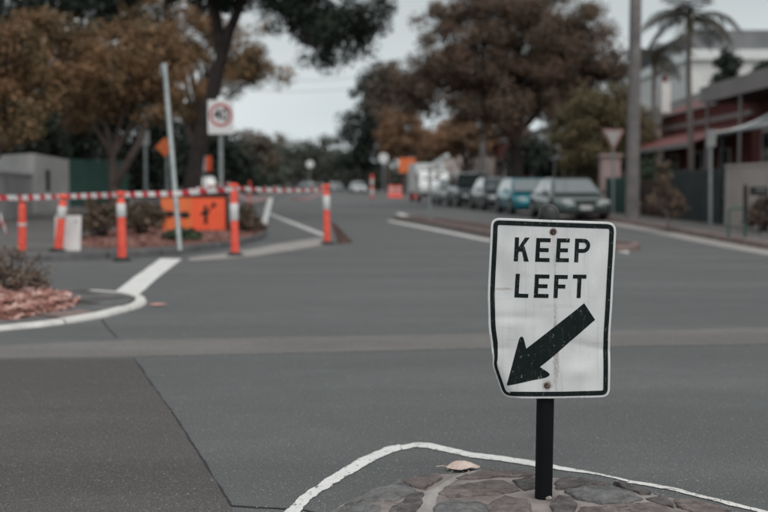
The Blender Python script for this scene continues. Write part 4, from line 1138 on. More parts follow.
# --- shrubs
def shrub(u, v, z, w, h, mat, label, n=26, per=60, size=0.07, rc=None, group=None, Y=None):
    b = G(u, v, z) if Y is None else gz(u, Y, z)
    t = empty('shrub', b, label, 'shrub', group)
    cl = []; st = MB()
    for i in range(n):
        a = random.uniform(0, 6.28); r = math.sqrt(random.random()) * w * 0.5; hh = h * random.uniform(0.35, 1.0) * (1 - 0.45 * (r / (w * 0.5)) ** 2)
        p = b + Vector((math.cos(a) * r, math.sin(a) * r * 0.8, hh)); cl.append((p, (rc or 0.16 * h + 0.05)))
        st.tube([b + Vector((math.cos(a) * r * 0.2, math.sin(a) * r * 0.2, -0.01)), b.lerp(p, 0.5) + Vector((0, 0, 0.05)), p], [0.010, 0.007, 0.003], 5, False)
    st.build('stem', 'bark_brown', t); leaf_mesh('foliage', cl, per, size, mat, t)
    return t
shrub(16, 293, 0.13, 0.62, 0.42, 'leaves_dry', 'dry brown shrub in the red mulch of the near island', n=40, per=24, size=0.04, rc=0.09)
shrub(36, 291, 0.12, 0.3, 0.30, 'leaves_dry', 'small dry tuft at the tip of the near mulch bed', n=16, per=14, size=0.035, rc=0.08)
shrub(100, 238, 0.14, 1.1, 0.75, 'leaves_shrub', 'brown shrub just left of the bollard by the kerb', n=34, per=60, size=0.085)
shrub(140, 236, 0.14, 0.9, 0.75, 'leaves_shrub', 'brownish shrub between the kerb bollard and the leaning pole', n=30, per=60, size=0.085)
shrub(182, 241, 0.14, 0.6, 0.22, 'leaves_green', 'low green shrub under the orange roadwork board', n=22, per=55, size=0.075)
shrub(246, 233, 0.14, 0.55, 0.58, 'leaves_shrub', 'brown green shrub right of the striped bollard', n=30, per=60, size=0.08)
shrub(257, 231, 0.14, 0.32, 0.25, 'leaves_shrub', 'small dry shrub at the tip of the corner bed', n=18, per=50, size=0.07)
shrub(764, 231, 0.12, 0.7, 0.75, 'leaves_shrub', 'brownish shrub against the cream wall at the right edge', n=26, per=60, size=0.08)
shrub(655, 212, 0.12, 1.3, 1.9, 'leaves_green', 'pale green garden bush beside the utility pole', n=40, per=60, size=0.13, Y=36)

# ================================================================== ROADWORKS
def tape_mat():
    m, nt, p = base_mat('barrier_tape')
    uv = nd(nt, 'ShaderNodeUVMap').outputs['UV']
    sx = nd(nt, 'ShaderNodeSeparateXYZ'); nt.links.new(uv, sx.inputs[0])
    ad = nd(nt, 'ShaderNodeMath', operation='MULTIPLY_ADD'); nt.links.new(sx.outputs[1], ad.inputs[0]); ad.inputs[1].default_value = 0.12; nt.links.new(sx.outputs[0], ad.inputs[2])
    md = nd(nt, 'ShaderNodeMath', operation='FRACT'); nt.links.new(ad.outputs[0], md.inputs[0])
    gt = nd(nt, 'ShaderNodeMath', operation='GREATER_THAN'); gt.inputs[1].default_value = 0.55; nt.links.new(md.outputs[0], gt.inputs[0])
    nt.links.new(mixcol(nt, gt.outputs[0], (0.70, 0.69, 0.68), (0.50, 0.035, 0.05)), p.inputs['Base Color'])
    p.inputs['Roughness'].default_value = 0.4
tape_mat()
def tape(pts, w, label, period=0.28, sag=0.0, twist=0.2):
    P = resamp(pts, 40); vs = []; uvs = []; L = 0
    for i, p in enumerate(P):
        t = i / 39; L += (p - P[i - 1]).length if i else 0
        q = p - Vector((0, 0, sag * math.sin(math.pi * t))); a = twist * math.sin(t * 5.0)
        o_ = Vector((0, math.sin(a), math.cos(a))) * w / 2
        vs += [q - o_, q + o_]; uvs += [(L / period, 0), (L / period, 1)]
    me = bpy.data.meshes.new('barrier_tape'); org = P[0]
    me.from_pydata([tuple(v - org) for v in vs], [], [(2 * i, 2 * i + 2, 2 * i + 3, 2 * i + 1) for i in range(39)])
    ul = me.uv_layers.new(name='UVMap')
    for l in me.loops: ul.data[l.index].uv = uvs[l.vertex_index]
    o = link('barrier_tape', me, 'barrier_tape', None, org)
    md = o.modifiers.new('thickness', 'SOLIDIFY'); md.thickness = 0.0012
    return tag(o, label, 'barrier tape', 'red and white barrier tapes')
def bollard(b, h, bands, label, lean=(0, 0), r=0.058, tilt_cap=True):
    b = Vector(b)
    t = empty('bollard', b, label, 'bollard', 'orange roadwork bollards', rot=(lean[1], lean[0], 0))
    s = MB(); s.lathe([(0.14, 0), (0.145, 0.008), (0.14, 0.025), (0.11, 0.035), (0.085, 0.06), (0.078, 0.062)], n=8); s.build('rubber_base', 'black_rubber', t, True)
    s = MB(); s.lathe([(r * 1.15, 0.06), (r * 1.08, 0.3), (r, h - 0.14), (r * 0.95, h - 0.12), (r * 0.62, h - 0.11), (r * 0.6, h - 0.06)], n=20); s.build('tube', 'orange', t, True)
    s = MB(); s.lathe([(r * 0.5, h - 0.065), (r * 0.95, h - 0.06), (r * 1.02, h - 0.045), (r * 1.02, h - 0.015), (r * 0.8, h), (0.004, h + 0.002)], n=20)
    s.box((0, 0, h - 0.035), (0.17, 0.035, 0.045), bev=0.008); s.build('handle', 'orange', t, True)
    for z0, z1 in bands:
        s = MB(); rr = r * 1.10
        s.lathe([(rr, z0), (rr + 0.003, z0 + 0.004), (rr + 0.003, z1 - 0.004), (rr, z1)], n=20); s.build('reflective_band', 'reflective', t, True)
    return t
def px_poly(pts, Y, name, mat, parent):
    P = [at(u, v, Y) for u, v in pts]
    bm = bmesh.new(); f = bm.faces.new([bm.verts.new(p - wloc(parent)) for p in P]); f.normal_update(); bmesh.ops.triangulate(bm, faces=[f])
    r = bmesh.ops.extrude_face_region(bm, geom=bm.faces[:]); 
    for e in r['geom']:
        if isinstance(e, bmesh.types.BMVert): e.co.y += 0.003
    bmesh.ops.recalc_face_normals(bm, faces=bm.faces[:])
    me = bpy.data.meshes.new(name); bm.to_mesh(me); bm.free()
    return link(name, me, mat, parent)
def disc(cu, cv, ru, rv, n=18): return [(cu + ru * math.cos(2 * math.pi * k / n), cv + rv * math.sin(2 * math.pi * k / n)) for k in range(n)]
B = {}
B[1] = bollard(G(22, 258, 0.0), 0.94, [(0.50, 0.54)], 'plain orange bollard furthest left on the tape line', lean=(0.03, 0))
B[2] = bollard(G(58, 252, 0.12), 0.88, [(0.52, 0.70)], 'leaning orange and white bollard in front of the white board', lean=(0.12, 0))
B[3] = bollard(G(122, 261, 0.0), 1.04, [(0.66, 0.86)], 'orange bollard with grey band at the kerb left of the leaning pole')
B[4] = bollard(G(235, 256, 0.0), 1.16, [(0.57, 0.84)], 'tall orange bollard with white band right of the roadwork board', lean=(-0.01, 0))
B[5] = bollard(G(327, 244, 0.0), 1.14, [(0.66, 0.93)], 'orange bollard with white band standing alone on the road', lean=(-0.01, 0))
bollard(G(250, 206, 0.12), 1.15, [(0.6, 0.85)], 'distant orange bollard behind the tall striped one')
bollard(G(372, 199, 0.0), 1.9, [(0.3, 0.75), (1.05, 1.5)], 'distant red and white marker left of the white disc sign', r=0.10)
tape([at(-30, 198, 16.1), at(22, 197.5, 16.2)], 0.08, 'striped tape from the left edge to the first bollard')
tape([at(22, 197.5, 16.2), at(62, 196.5, 17.1)], 0.08, 'striped tape between the two leftmost bollards')
tape([at(62, 196.5, 17.1), at(123, 194.5, 16.0)], 0.08, 'striped tape from the leaning bollard to the kerb bollard')
tape([at(123, 194.5, 16.0), at(175, 193.5, 17.0), at(234, 189, 17.0)], 0.08, 'striped tape past the leaning pole above the roadwork board')
tape([at(182, 192, 18.5), at(205, 187, 17.8), at(232, 183, 17.0)], 0.05, 'slack upper tape rising to the tall bollard', twist=0.7)
tape([at(234, 188, 17.0), at(327, 189, 20.6)], 0.06, 'thin tape stretched over the road to the lone bollard', sag=0.03, period=0.4)
tape([at(234, 191, 17.0), at(246, 200, 18.5), at(268, 199, 24.0)], 0.08, 'loose tape hanging low right of the tall bollard', twist=0.8)
tape([at(327, 191, 20.6), at(305, 199, 22.5), at(290, 199, 24.0)], 0.08, 'loose tape trailing left from the lone bollard', twist=0.6)
tape([at(0, 214, 16.0), at(3, 224, 16.0), at(8, 236, 15.9)], 0.09, 'torn tape end dangling at the left edge', twist=0.3, period=0.2)
# white slanting trestle leg and the rail that it carries
tr = empty('trestle_leg', G(263, 226, 0.0), 'white slanting trestle leg on the road beyond the corner bed', 'trestle')
Yt = G(263, 226, 0.0).y
px_poly([(268.3, 198), (273, 198), (266.5, 225.6), (260.8, 225.6)], Yt, 'leg', 'white_sign', tr)
p1 = at(270.5, 199, Yt)
mb = MB(); mb.tube([Vector((p1.x - 0.25, Yt + 0.7, 0.0)), p1 + Vector((0, 0.03, 0))], 0.04, 6); mb.build('rear_leg', 'white_board', tr)
# brown timber prop beside the lone bollard
b0 = G(346, 243.5, 0.0); mb = MB()
v = [G(332, 243, 0.0) + Vector((0.05, 0.3, 0)), G(350, 243, 0.0), G(343, 243, 0.0)]
pt = at(331.5, 222, 20.75)
pr = MB(); bl = G(338, 243.6, 0.0); br = G(352, 242.8, 0.0)
pr.add([bl, br, br + Vector((0.02, 0.25, 0)), bl + Vector((0.02, 0.25, 0)), pt + Vector((-0.02, 0, 0)), pt + Vector((0.06, 0, -0.02)), pt + Vector((0.06, 0.12, -0.02)), pt + Vector((-0.02, 0.12, 0))],
       [(3, 2, 1, 0), (4, 5, 6, 7), (0, 1, 5, 4), (1, 2, 6, 5), (2, 3, 7, 6), (3, 0, 4, 7)])
tag(pr.build('timber_prop', 'timber_brown'), 'dark brown timber prop leaning on the lone bollard', 'prop')

# white board leaning behind bollard
wb = empty('white_board', G(65, 252, 0.12), 'blank white board leaning behind the second bollard', 'board')
def slab_between(c, w, h, th, tilt, rz=0.0):
    m = Matrix.Rotation(rz, 3, 'Z') @ Matrix.Rotation(tilt, 3, 'X'); return c + m @ Vector((0, 0, h / 2)), (w, th, h), m
c, sz, m = slab_between(G(65, 251.5, 0.125) + Vector((0, 0.12, 0)), 0.40, 0.55, 0.012, -0.18, 0.05)
mb = MB(); mb.box(c, sz, rot=m, bev=0.003); mb.build('panel', 'white_board', wb)
mb = MB(); mb.tube([c + Vector((-0.12, 0.02, 0.2)), c + Vector((-0.12, 0.22, -0.29))], 0.012, 6); mb.tube([c + Vector((0.12, 0.02, 0.2)), c + Vector((0.12, 0.22, -0.29))], 0.012, 6); mb.build('stand', 'galv', wb)

# orange roadwork board
ob = empty('roadwork_sign', gz(193, 22.2, 0.15), 'wide orange roadwork board with black worker symbols in the corner bed', 'roadwork sign')
def px_box(mb, u0, v0, u1, v1, Y, th, rot=None):
    a, b = at(u0, v1, Y), at(u1, v0, Y)
    mb.box(((a.x + b.x) / 2, Y + th / 2, (a.z + b.z) / 2), (b.x - a.x, th, b.z - a.z)); return mb
px_box(MB(), 161.5, 197.5, 191.8, 231, 22.2, 0.02).build('panel', 'orange_pale', ob)
px_box(MB(), 192.2, 197, 225, 230, 22.2, 0.02).build('panel', 'orange_sign', ob)
px_box(MB(), 160.8, 196.2, 225.8, 197.3, 22.19, 0.035).build('frame', 'black_rubber', ob)
px_box(MB(), 160.8, 231.2, 225.8, 232.4, 22.19, 0.035).build('frame', 'black_rubber', ob)
YS = 22.194
for d in (disc(170, 214, 4.5, 3.3), disc(185, 215, 5, 3.5)): px_poly(d, YS, 'symbol', 'black_print', ob)
px_poly([(170, 211.8), (186, 212.6), (186, 216), (170, 215.6)], YS - 0.0035, 'symbol', 'black_print', ob)
px_poly(disc(205.5, 207.5, 2.0, 2.2), YS, 'symbol', 'black_print', ob)
px_poly([(204.0, 209.8), (207.2, 209.8), (209.4, 212.0), (207.8, 214.2), (207.4, 224), (204.0, 224), (203.9, 214.6), (200.4, 215.6), (200.2, 213.6)], YS, 'symbol', 'black_print', ob)
px_poly([(214, 202.4), (216.4, 204.2), (215.6, 206.8), (213, 207.2), (211.0, 205.0), (212, 203)], YS, 'symbol', 'black_print', ob)
px_poly([(211.6, 206.4), (212.6, 207.2), (208.8, 211.6), (208.0, 210.8)], YS - 0.0035, 'symbol', 'black_print', ob)
mb = MB()
for u in (172, 215):
    a = at(u, 198, 22.23); mb.tube([a, Vector((a.x, 22.23, 0.12))], 0.014, 6); mb.tube([a, Vector((a.x, 22.7, 0.12))], 0.014, 6)
mb.build('stand', 'galv', ob)
# dark folded sign frame leaning behind it
df = empty('folded_sign', gz(212, 22.9, 0.14), 'black backed folded sign leaning behind the orange board', 'sign')
mb = MB(); a, b, c_, d_ = at(190, 197, 22.8), at(228, 186.5, 22.8), at(229, 230, 22.8), at(190, 232, 22.8)
mb.add([a, b, c_, d_] + [p + Vector((0, 0.02, 0)) for p in (a, b, c_, d_)], [(0, 1, 2, 3), (7, 6, 5, 4), (0, 4, 5, 1), (1, 5, 6, 2), (2, 6, 7, 3), (3, 7, 4, 0)]); mb.build('panel', 'black_rubber', df)
mb = MB(); mb.tube([b + Vector((-0.3, 0.02, -0.2)), Vector((b.x - 0.3, 23.3, 0.12))], 0.014, 6); mb.tube([a + Vector((0.2, 0.02, -0.2)), Vector((a.x + 0.2, 23.3, 0.12))], 0.014, 6); mb.build('stand', 'galv', df)

# ================================================================== POLES AND SIGNS
def pole(name, p0, p1, r, label, cat, mat='galv', group=None, cap=True):
    p0, p1 = Vector(p0), Vector(p1); e = empty(name, p0, label, cat, group)
    mb = MB(); mb.tube([p0 - Vector((0, 0, 0.02)), p0.lerp(p1, 0.5), p1], r, 14); mb.build('post', mat, e)
    return e
p0 = G(180, 250, 0.13); p1 = at(164.5, 66, 18.4)
e = pole('street_sign', p0, p1, 0.042, 'leaning grey street name pole with blade seen edge on', 'street sign')
mb = MB(); mb.lathe([(0.05, 0), (0.055, 0.01), (0.055, 0.05), (0.03, 0.075)], p1 - Vector((0, 0, 0.03)), 14); mb.build('cap', 'galv', e)
mb = MB(); q = p1.lerp(p0, 0.055); mb.box((q.x + 0.01, q.y - 0.40, q.z), (0.022, 0.75, 0.20), bev=0.004, rz=0.2); mb.build('blade', 'galv', e)
# 40 speed limit
Y = 25.6; e = pole('speed_limit_sign', gz(221.5, Y, 0.12), at(220.5, 101, Y), 0.055, 'white speed limit sign with red ring and 40 on a grey pole', 'speed sign')
a, b = at(208, 134, Y - 0.09), at(233.5, 100, Y - 0.09)
mb = MB(); mb.box(((a.x + b.x) / 2, Y - 0.085, (a.z + b.z) / 2), (b.x - a.x, 0.006, b.z - a.z), bev=0.002); pl = mb.build('plate', 'white_sign', e)
cx, cz = (a.x + b.x) / 2, a.z + (b.z - a.z) * 0.56
def ring_xz(cx, cz, r0, r1, Y, n=36):
    mb = MB(); A = [Vector((cx + r0 * math.cos(2 * math.pi * k / n), Y, cz + r0 * math.sin(2 * math.pi * k / n))) for k in range(n + 1)]; C = [Vector((cx + r1 * math.cos(2 * math.pi * k / n), Y, cz + r1 * math.sin(2 * math.pi * k / n))) for k in range(n + 1)]
    return mb.strip(A, C)
ring_xz(cx, cz, 0.215, 0.275, Y - 0.0905).build('ring', 'red_print', pl)
text_mb('40', 0.40, lambda x, y: Vector((cx + x * 0.88, Y - 0.0905, cz + y))).build('numerals', 'black_print', pl)
mb = MB(); mb.box((cx, Y - 0.068, cz + 0.15), (0.4, 0.026, 0.03)); mb.box((cx, Y - 0.068, cz - 0.2), (0.4, 0.026, 0.03)); mb.build('bracket', 'galv', e)
# grey sign seen from behind and orange diamond
Y = 40; e = pole('rear_of_sign', gz(146, Y, 0.12), at(145.5, 131, Y), 0.06, 'grey pole with narrow sign seen from behind beside the diamond sign', 'sign')
a = at(145.5, 138, Y - 0.07); mb = MB(); mb.box((a.x, a.y, a.z), (0.28, 0.006, 0.55), bev=0.002); mb.build('plate', 'sign_back', e)
Y = 38; e = pole('diamond_sign', gz(168, Y, 0.12), at(166.5, 141, Y), 0.05, 'orange diamond warning sign on a grey post behind the leaning pole', 'warning sign')
c = at(165, 147, Y - 0.06); s = 0.34; mb = MB()
mb.add([c + Vector((0, 0, s)), c + Vector((s, 0, 0)), c - Vector((0, 0, s)), c - Vector((s, 0, 0))] + [c + Vector((x, 0.006, z)) for x, z in ((0, s), (s, 0), (0, -s), (-s, 0))], [(0, 3, 2, 1), (4, 5, 6, 7), (0, 1, 5, 4), (1, 2, 6, 5), (2, 3, 7, 6), (3, 0, 4, 7)]); mb.build('plate', 'orange_pale', e)
Y = 52; e = pole('roadwork_sign', gz(205, Y, 0.12), at(205, 156, Y), 0.04, 'small white and orange roadwork sign left of the speed sign pole', 'roadwork sign')
for u0, u1, m_ in ((199.5, 205.4, 'white_sign'), (206, 211.5, 'orange_sign')): px_box(MB(), u0, 156, u1, 171, Y - 0.07, 0.01).build('plate', m_, e)
# far disc signs, orange board, barrels
def disc_sign(u, v, Y, r, label, z0=0.0):
    e = pole('disc_sign', gz(u, Y, z0), at(u, v, Y), 0.05, label, 'road sign'); c = at(u, v, Y - 0.08)
    mb = MB(); mb.lathe([(r, 0), (r, 0.008)], n=28); mb.v = [Vector((p.x + c.x, c.y + p.z, c.z + p.y)) for p in mb.v]; mb.f = [list(reversed(f)) for f in mb.f]; mb.build('plate', 'white_sign', e)
disc_sign(383.5, 158, 95, 0.44, 'white disc sign on a post beside the orange barrels', 0.12)
disc_sign(310, 164, 150, 0.52, 'white disc sign far down the middle of the street')
Y = 88; e = pole('roadwork_sign', gz(407, Y, 0.0), at(407, 160, Y), 0.05, 'distant plain orange roadwork sign beside the white truck', 'roadwork sign'); px_box(MB(), 399, 158, 415.5, 172.5, Y - 0.08, 0.012).build('plate', 'orange_pale', e)
def barrel(b, label):
    e = empty('traffic_barrel', b, label, 'barrel', 'orange barrels down the street'); mb = MB()
    mb.lathe([(0.36, 0), (0.36, 0.08), (0.30, 0.085), (0.29, 0.32), (0.275, 0.34), (0.27, 0.62), (0.255, 0.64), (0.25, 0.92), (0.21, 0.98), (0.08, 1.0), (0.06, 1.06)], n=20); mb.build('drum', 'orange', e, True)
    for z in (0.40, 0.72):
        mb = MB(); r = 0.279; mb.lathe([(r, z), (r + 0.002, z + 0.01), (r + 0.002, z + 0.13), (r, z + 0.14)], n=20); mb.build('reflective_band', 'reflective', e, True)
barrel(gz(391.5, 92, 0.0), 'left barrel of the pair beside the distant white disc sign'); barrel(gz(398.5, 91, 0.0), 'right barrel of the pair beside the distant white disc sign'); barrel(gz(413, 86, 0.0), 'orange barrel standing at the rear corner of the white truck')
# give way sign, parking sign, splitter post
Y = 36.5; e = pole('give_way_sign', gz(613, Y, 0.12), at(613, 133, Y), 0.04, 'pale triangular give way sign left of the utility pole', 'road sign')
tri = round_poly([(601.5, 129, 3), (625, 129, 3), (613.2, 151, 3)], 1.2); ti = inset(tri, 2.0)
px_poly([tuple(p) for p in tri], Y - 0.07, 'plate', 'red_faded', e); px_poly([tuple(p) for p in ti], Y - 0.076, 'panel', 'white_dull', e)
Y = 26.3; e = pole('parking_sign', gz(710.5, Y, 0.12), at(710.5, 130, Y), 0.045, 'grey footpath pole with small pale parking sign before the dark fence', 'parking sign')
mb = MB(); c = at(711.5, 138, Y - 0.06); mb.box(c, (0.30, 0.006, 0.42), rz=0.5, bev=0.002); mb.build('plate', 'sign_back', e)
Y = 31.5; e = pole('island_post', gz(430, Y, 0.10), at(430, 166, Y), 0.04, 'thin grey post with small panel on the splitter island', 'post')
mb = MB(); c = at(430, 174, Y - 0.05); mb.box(c, (0.10, 0.30, 0.5), bev=0.003); mb.build('panel', 'sign_back', e)
# utility poles and wires
def upole(b, h, r, label):
    e = empty('utility_pole', b, label, 'utility pole', 'timber utility poles'); b = Vector(b); mb = MB()
    mb.tube([b + Vector((0, 0, -0.05)), b + Vector((0, 0, h * 0.5)), b + Vector((0, 0, h))], [r * 1.1, r * 0.97, r * 0.8], 16); mb.build('post', 'timber_pole', e)
    mb = MB(); mb.box(b + Vector((0, -r, h - 0.6)), (2.2, 0.10, 0.12)); ca = mb.build('crossarm', 'timber_pole', e)
    for x in (-0.95, -0.35, 0.35, 0.95):
        mb = MB(); mb.lathe([(0.02, 0), (0.05, 0.03), (0.035, 0.06), (0.05, 0.09), (0.02, 0.13)], b + Vector((x, -r, h - 0.54)), 10); mb.build('insulator', 'plastic_dark', ca)
    mb = MB(); mb.lathe([(r * 1.02, 1.0), (r * 1.06, 1.02), (r * 1.06, 1.55), (r * 1.02, 1.57)], b, 16); mb.build('metal_band', 'galv', e)
    return b + Vector((0, -r, h - 0.41))
tops = [upole((7.28, 31.3, 0.12), 10.5, 0.185, 'thick grey utility pole on the right footpath behind the sign'), upole((5.7, 62, 0.12), 10.5, 0.17, 'utility pole hidden in the big street tree'), upole((-3.8, 170, 0.12), 10.5, 0.17, 'far utility pole at the bend of the street')]
upole(gz(168, 62, 0.12), 12.0, 0.17, 'pale utility pole rising behind the rust brown trees')
k = 0
for a, b in zip(tops, tops[1:]):
    for i, x in enumerate((-0.95, 0.95)):
        P = [a.lerp(b, t / 12) + Vector((x, 0, -1.1 * math.sin(math.pi * t / 12))) for t in range(13)]
        tag(MB().tube(P, 0.014, 5).build('power_wire', 'wire', origin=P[0]), 'thin power wire on the %s side %s' % (('road', 'house')[i], ('between near utility pole and big tree', 'between big tree and far bend')[k]), 'wire', 'wires along the street')
    k += 1
for z in (0.0, 0.5):
    P = [at(420, 66 + z * 22, 120).lerp(at(225, 78 + z * 22, 100), t / 12) - Vector((0, 0, 0.8 * math.sin(math.pi * t / 12))) for t in range(13)]
    tag(MB().tube(P, 0.02, 5).build('power_wire', 'wire', origin=P[0]), 'thin wire crossing the gap of sky high over the street, %s of two' % ('upper' if z == 0 else 'lower'), 'wire', 'wires across the street')

# bicycle hoop, black bollard, letter box at the right
Y = 20.4; e = empty('bicycle_hoop', gz(736, Y, 0.12), 'thin teal grey bicycle hoop on the right footpath', 'bicycle hoop')
a, b = gz(729, Y, 0.12), gz(743.5, Y, 0.12); hz = at(735, 208, Y).z
mb = MB(); mb.tube([a, a + Vector((0, 0, hz - 0.18)), a + Vector((0.03, 0, hz - 0.13)), a + Vector((0.08, 0, hz - 0.12)), b + Vector((0, 0, hz - 0.12))], 0.022, 10); mb.build('hoop', 'fence_green', e)
e = empty('black_post', gz(745.5, Y, 0.12), 'black square topped post at the end of the bicycle hoop', 'post')
mb = MB(); mb.tube([gz(745.5, Y, 0.12), gz(745.5, Y, 0.45)], 0.03, 10); mb.build('stem', 'fence_green', e)
mb = MB(); mb.tube([gz(745.5, Y, 0.43), at(745.5, 190, Y), at(745.5, 186, Y), at(745.5, 184, Y)], [0.045, 0.045, 0.04, 0.02], 12); mb.build('sleeve', 'black_rubber', e)
Y = 21.6; e = empty('letter_box', gz(760, Y, 0.12), 'black letter box on a thin stake before the cream wall', 'letter box')
mb = MB(); mb.tube([gz(760, Y, 0.1), at(760, 195, Y)], 0.018, 8); mb.build('stake', 'black_rubber', e)
c = at(759, 191, Y); mb = MB(); mb.box(c, (0.30, 0.22, 0.17), bev=0.01); bx = mb.build('box', 'black_rubber', e)
mb = MB(); mb.box(c + Vector((0, -0.112, 0.03)), (0.2, 0.006, 0.02)); mb.build('slot', 'galv', bx)

# ================================================================== VEHICLES
def car(loc, heading, label, paint, L=4.4, W=1.72, H=1.42, style='sedan', group='cars parked along the right kerb'):
    e = empty('parked_car', loc, label, 'car', group, rot=(0, 0, heading))
    # local: x forward, y left, z up; front axle at +
    hw = W / 2; F, Bk = L / 2, -L / 2
    belt = 0.615 * H if style != 'suv' else 0.60 * H
    hood = belt - 0.03
    st = [(F, 0.30, 0.50, 0.74), (F - 0.08, 0.24, 0.63, 0.88), (F - 0.35, 0.20, hood - 0.13, 0.96), (F - 0.8, 0.20, hood - 0.06, 1.0), (F - 1.25, 0.20, hood, 1.0), (0.2, 0.20, belt, 1.0), (Bk + 1.2, 0.20, belt + 0.01, 1.0), (Bk + 0.5, 0.22, belt + 0.02, 0.98), (Bk + 0.1, 0.26, belt - 0.04, 0.92), (Bk, 0.32, belt - 0.16, 0.82)]
    rows = []
    for x, z0, zt, k in st:
        w = hw * k; zm = z0 + (zt - z0) * 0.55
        half = [(w * 0.86, z0), (w * 0.97, z0 + 0.08), (w, zm), (w * 0.985, zt - 0.10), (w * 0.90, zt - 0.015), (w * 0.5, zt + 0.015)]
        rows.append([Vector((x, y, z)) for y, z in half] + [Vector((x, -y, z)) for y, z in reversed(half)])
    n = len(rows[0]); mb = MB(); vs = [v for r_ in rows for v in r_]
    fs = [(i * n + j, i * n + (j + 1) % n, (i + 1) * n + (j + 1) % n, (i + 1) * n + j) for i in range(len(rows) - 1) for j in range(n)]
    mb.add(vs, fs, True); mb.add(rows[0], [list(range(n))[::-1]]); mb.add(rows[-1], [list(range(n))])
    body = mb.build('body', paint, e, True)
    # cabin
    if style == 'sedan': cab = [(F - 1.02, belt - 0.05, 0.88), (F - 1.80, H - 0.05, 0.68), (F - 2.1, H, 0.66), (Bk + 1.45, H - 0.01, 0.66), (Bk + 1.1, H - 0.07, 0.68), (Bk + 0.45, belt, 0.86)]
    elif style == 'suv': cab = [(F - 1.0, belt - 0.05, 0.92), (F - 1.5, H - 0.06, 0.80), (F - 1.8, H, 0.78), (Bk + 0.6, H - 0.01, 0.78), (Bk + 0.35, H - 0.08, 0.80), (Bk + 0.1, belt, 0.90)]
    else: cab = [(F - 0.85, belt - 0.05, 0.89), (F - 1.65, H - 0.05, 0.70), (F - 1.95, H, 0.68), (Bk + 0.9, H - 0.02, 0.68), (Bk + 0.5, H - 0.12, 0.72), (Bk + 0.15, belt, 0.88)]
    lo = [Vector((x, hw * 0.92, belt - 0.03)) for x in (cab[0][0], cab[-1][0])]
    A, Bq, C, D, E, Fq = cab
    mb = MB()
    def pr_(c): return [Vector((c[0], hw * c[2], c[1])), Vector((c[0], -hw * c[2], c[1]))]
    ring = [pr_(c) for c in cab]
    roofv = [v for r_ in ring[1:5] for v in r_]
    top_c = []
    fs = []
    for i in range(len(ring) - 1):
        mb.add([ring[i][0], ring[i][1], ring[i + 1][1], ring[i + 1][0]], [(0, 1, 2, 3)])
    for s_ in (0, 1):
        side = [r_[s_] for r_ in ring] ; side_low = [Vector((Fq[0], hw * 0.9 * (1 - 2 * s_), belt - 0.06)), Vector((A[0], hw * 0.9 * (1 - 2 * s_), belt - 0.06))]
        poly = side + side_low; mb.add(poly, [list(range(len(poly))) if s_ else list(range(len(poly)))[::-1]])
    cabo = mb.build('cabin', paint, e, True)
    md = cabo.modifiers.new('bevel', 'BEVEL'); md.width = 0.06; md.segments = 3
    # glass
    def quad(a, b, c, d, out, sh=0.88):
        ctr = (a + b + c + d) / 4; return [ctr + (p - ctr) * sh + out for p in (a, b, c, d)]
    nf = Vector((0.018, 0, 0.014))
    MB().add(quad(ring[0][0] + Vector((0, 0, 0.07)), ring[0][1] + Vector((0, 0, 0.07)), ring[1][1], ring[1][0], nf, 0.94), [(0, 1, 2, 3)]).build('windscreen', 'car_glass', e, True)
    MB().add(quad(ring[4][0], ring[4][1], ring[5][1], ring[5][0], Vector((-0.016, 0, 0.012)), 0.86), [(0, 1, 2, 3)]).build('rear_window', 'car_glass', e, True)
    xm = (B_ := (C[0] + D[0]) / 2)
    for s_ in (0, 1):
        sg_ = 1 - 2 * s_; out = Vector((0, 0.016 * sg_, 0.004))
        def sd2(x, z): # point on the slanted side
            t = (z - belt) / (H - belt); return Vector((x, sg_ * hw * (0.90 + (C[2] - 0.90) * t), z))
        zb, zt = belt + 0.03, H - 0.09
        xa, xb = A[0] - 0.22, B_ + 0.04
        f1 = [sd2(xa, zb), sd2(B[0] if False else Bq[0] - 0.02, zt), sd2(xb, zt), sd2(xb, zb)]
        f2 = [sd2(B_ - 0.04, zb), sd2(B_ - 0.04, zt), sd2(E[0] + 0.03, zt - 0.02), sd2(Fq[0] + 0.42, zb)]
        for q in (f1, f2):
            MB().add([p + out for p in q], [(0, 1, 2, 3) if s_ == 0 else (3, 2, 1, 0)]).build('side_window', 'car_glass', e, True)
        mb = MB(); mb.box((A[0] - 0.30, sg_ * (hw + 0.06), belt + 0.06), (0.14, 0.18, 0.12), bev=0.03); mb.build('mirror', paint, e, True)
        mb = MB(); mb.box((F - 0.055, sg_ * hw * 0.66, 0.60), (0.10, 0.34, 0.13), bev=0.03, rz=-0.22 * sg_); mb.build('headlight', 'lamp_glass', e, True)
        mb = MB(); mb.box((Bk + 0.03, sg_ * hw * 0.68, 0.74), (0.08, 0.26, 0.16), bev=0.02); mb.build('tail_light', 'red_print', e, True)
        for x in (F - 0.82, Bk + 0.85):
            mb = MB(); r = 0.315
            prof = [(0.20, -0.09), (r - 0.02, -0.095), (r, -0.07), (r, 0.07), (r - 0.02, 0.095), (0.20, 0.09)]
            mb.lathe(prof, n=24); mb.v = [Vector((p.x + x, p.z + sg_ * (hw - 0.085), p.y + r)) for p in mb.v]; wh = mb.build('wheel', 'tyre', e, True)
            mb = MB(); mb.lathe([(0.205, 0), (0.20, 0.014), (0.06, 0.022), (0.05, 0.03), (0.002, 0.031)], n=20)
            for q in range(5):
                a = q * 2 * math.pi / 5; mb.box((0.12 * math.cos(a), 0.12 * math.sin(a), 0.018), (0.14, 0.045, 0.02), rz=a)
            mb.v = [Vector((p.x + x, (p.z + 0.088) * sg_ + sg_ * (hw - 0.085), p.y + r)) for p in mb.v]; mb.build('rim', 'rim', wh, True)
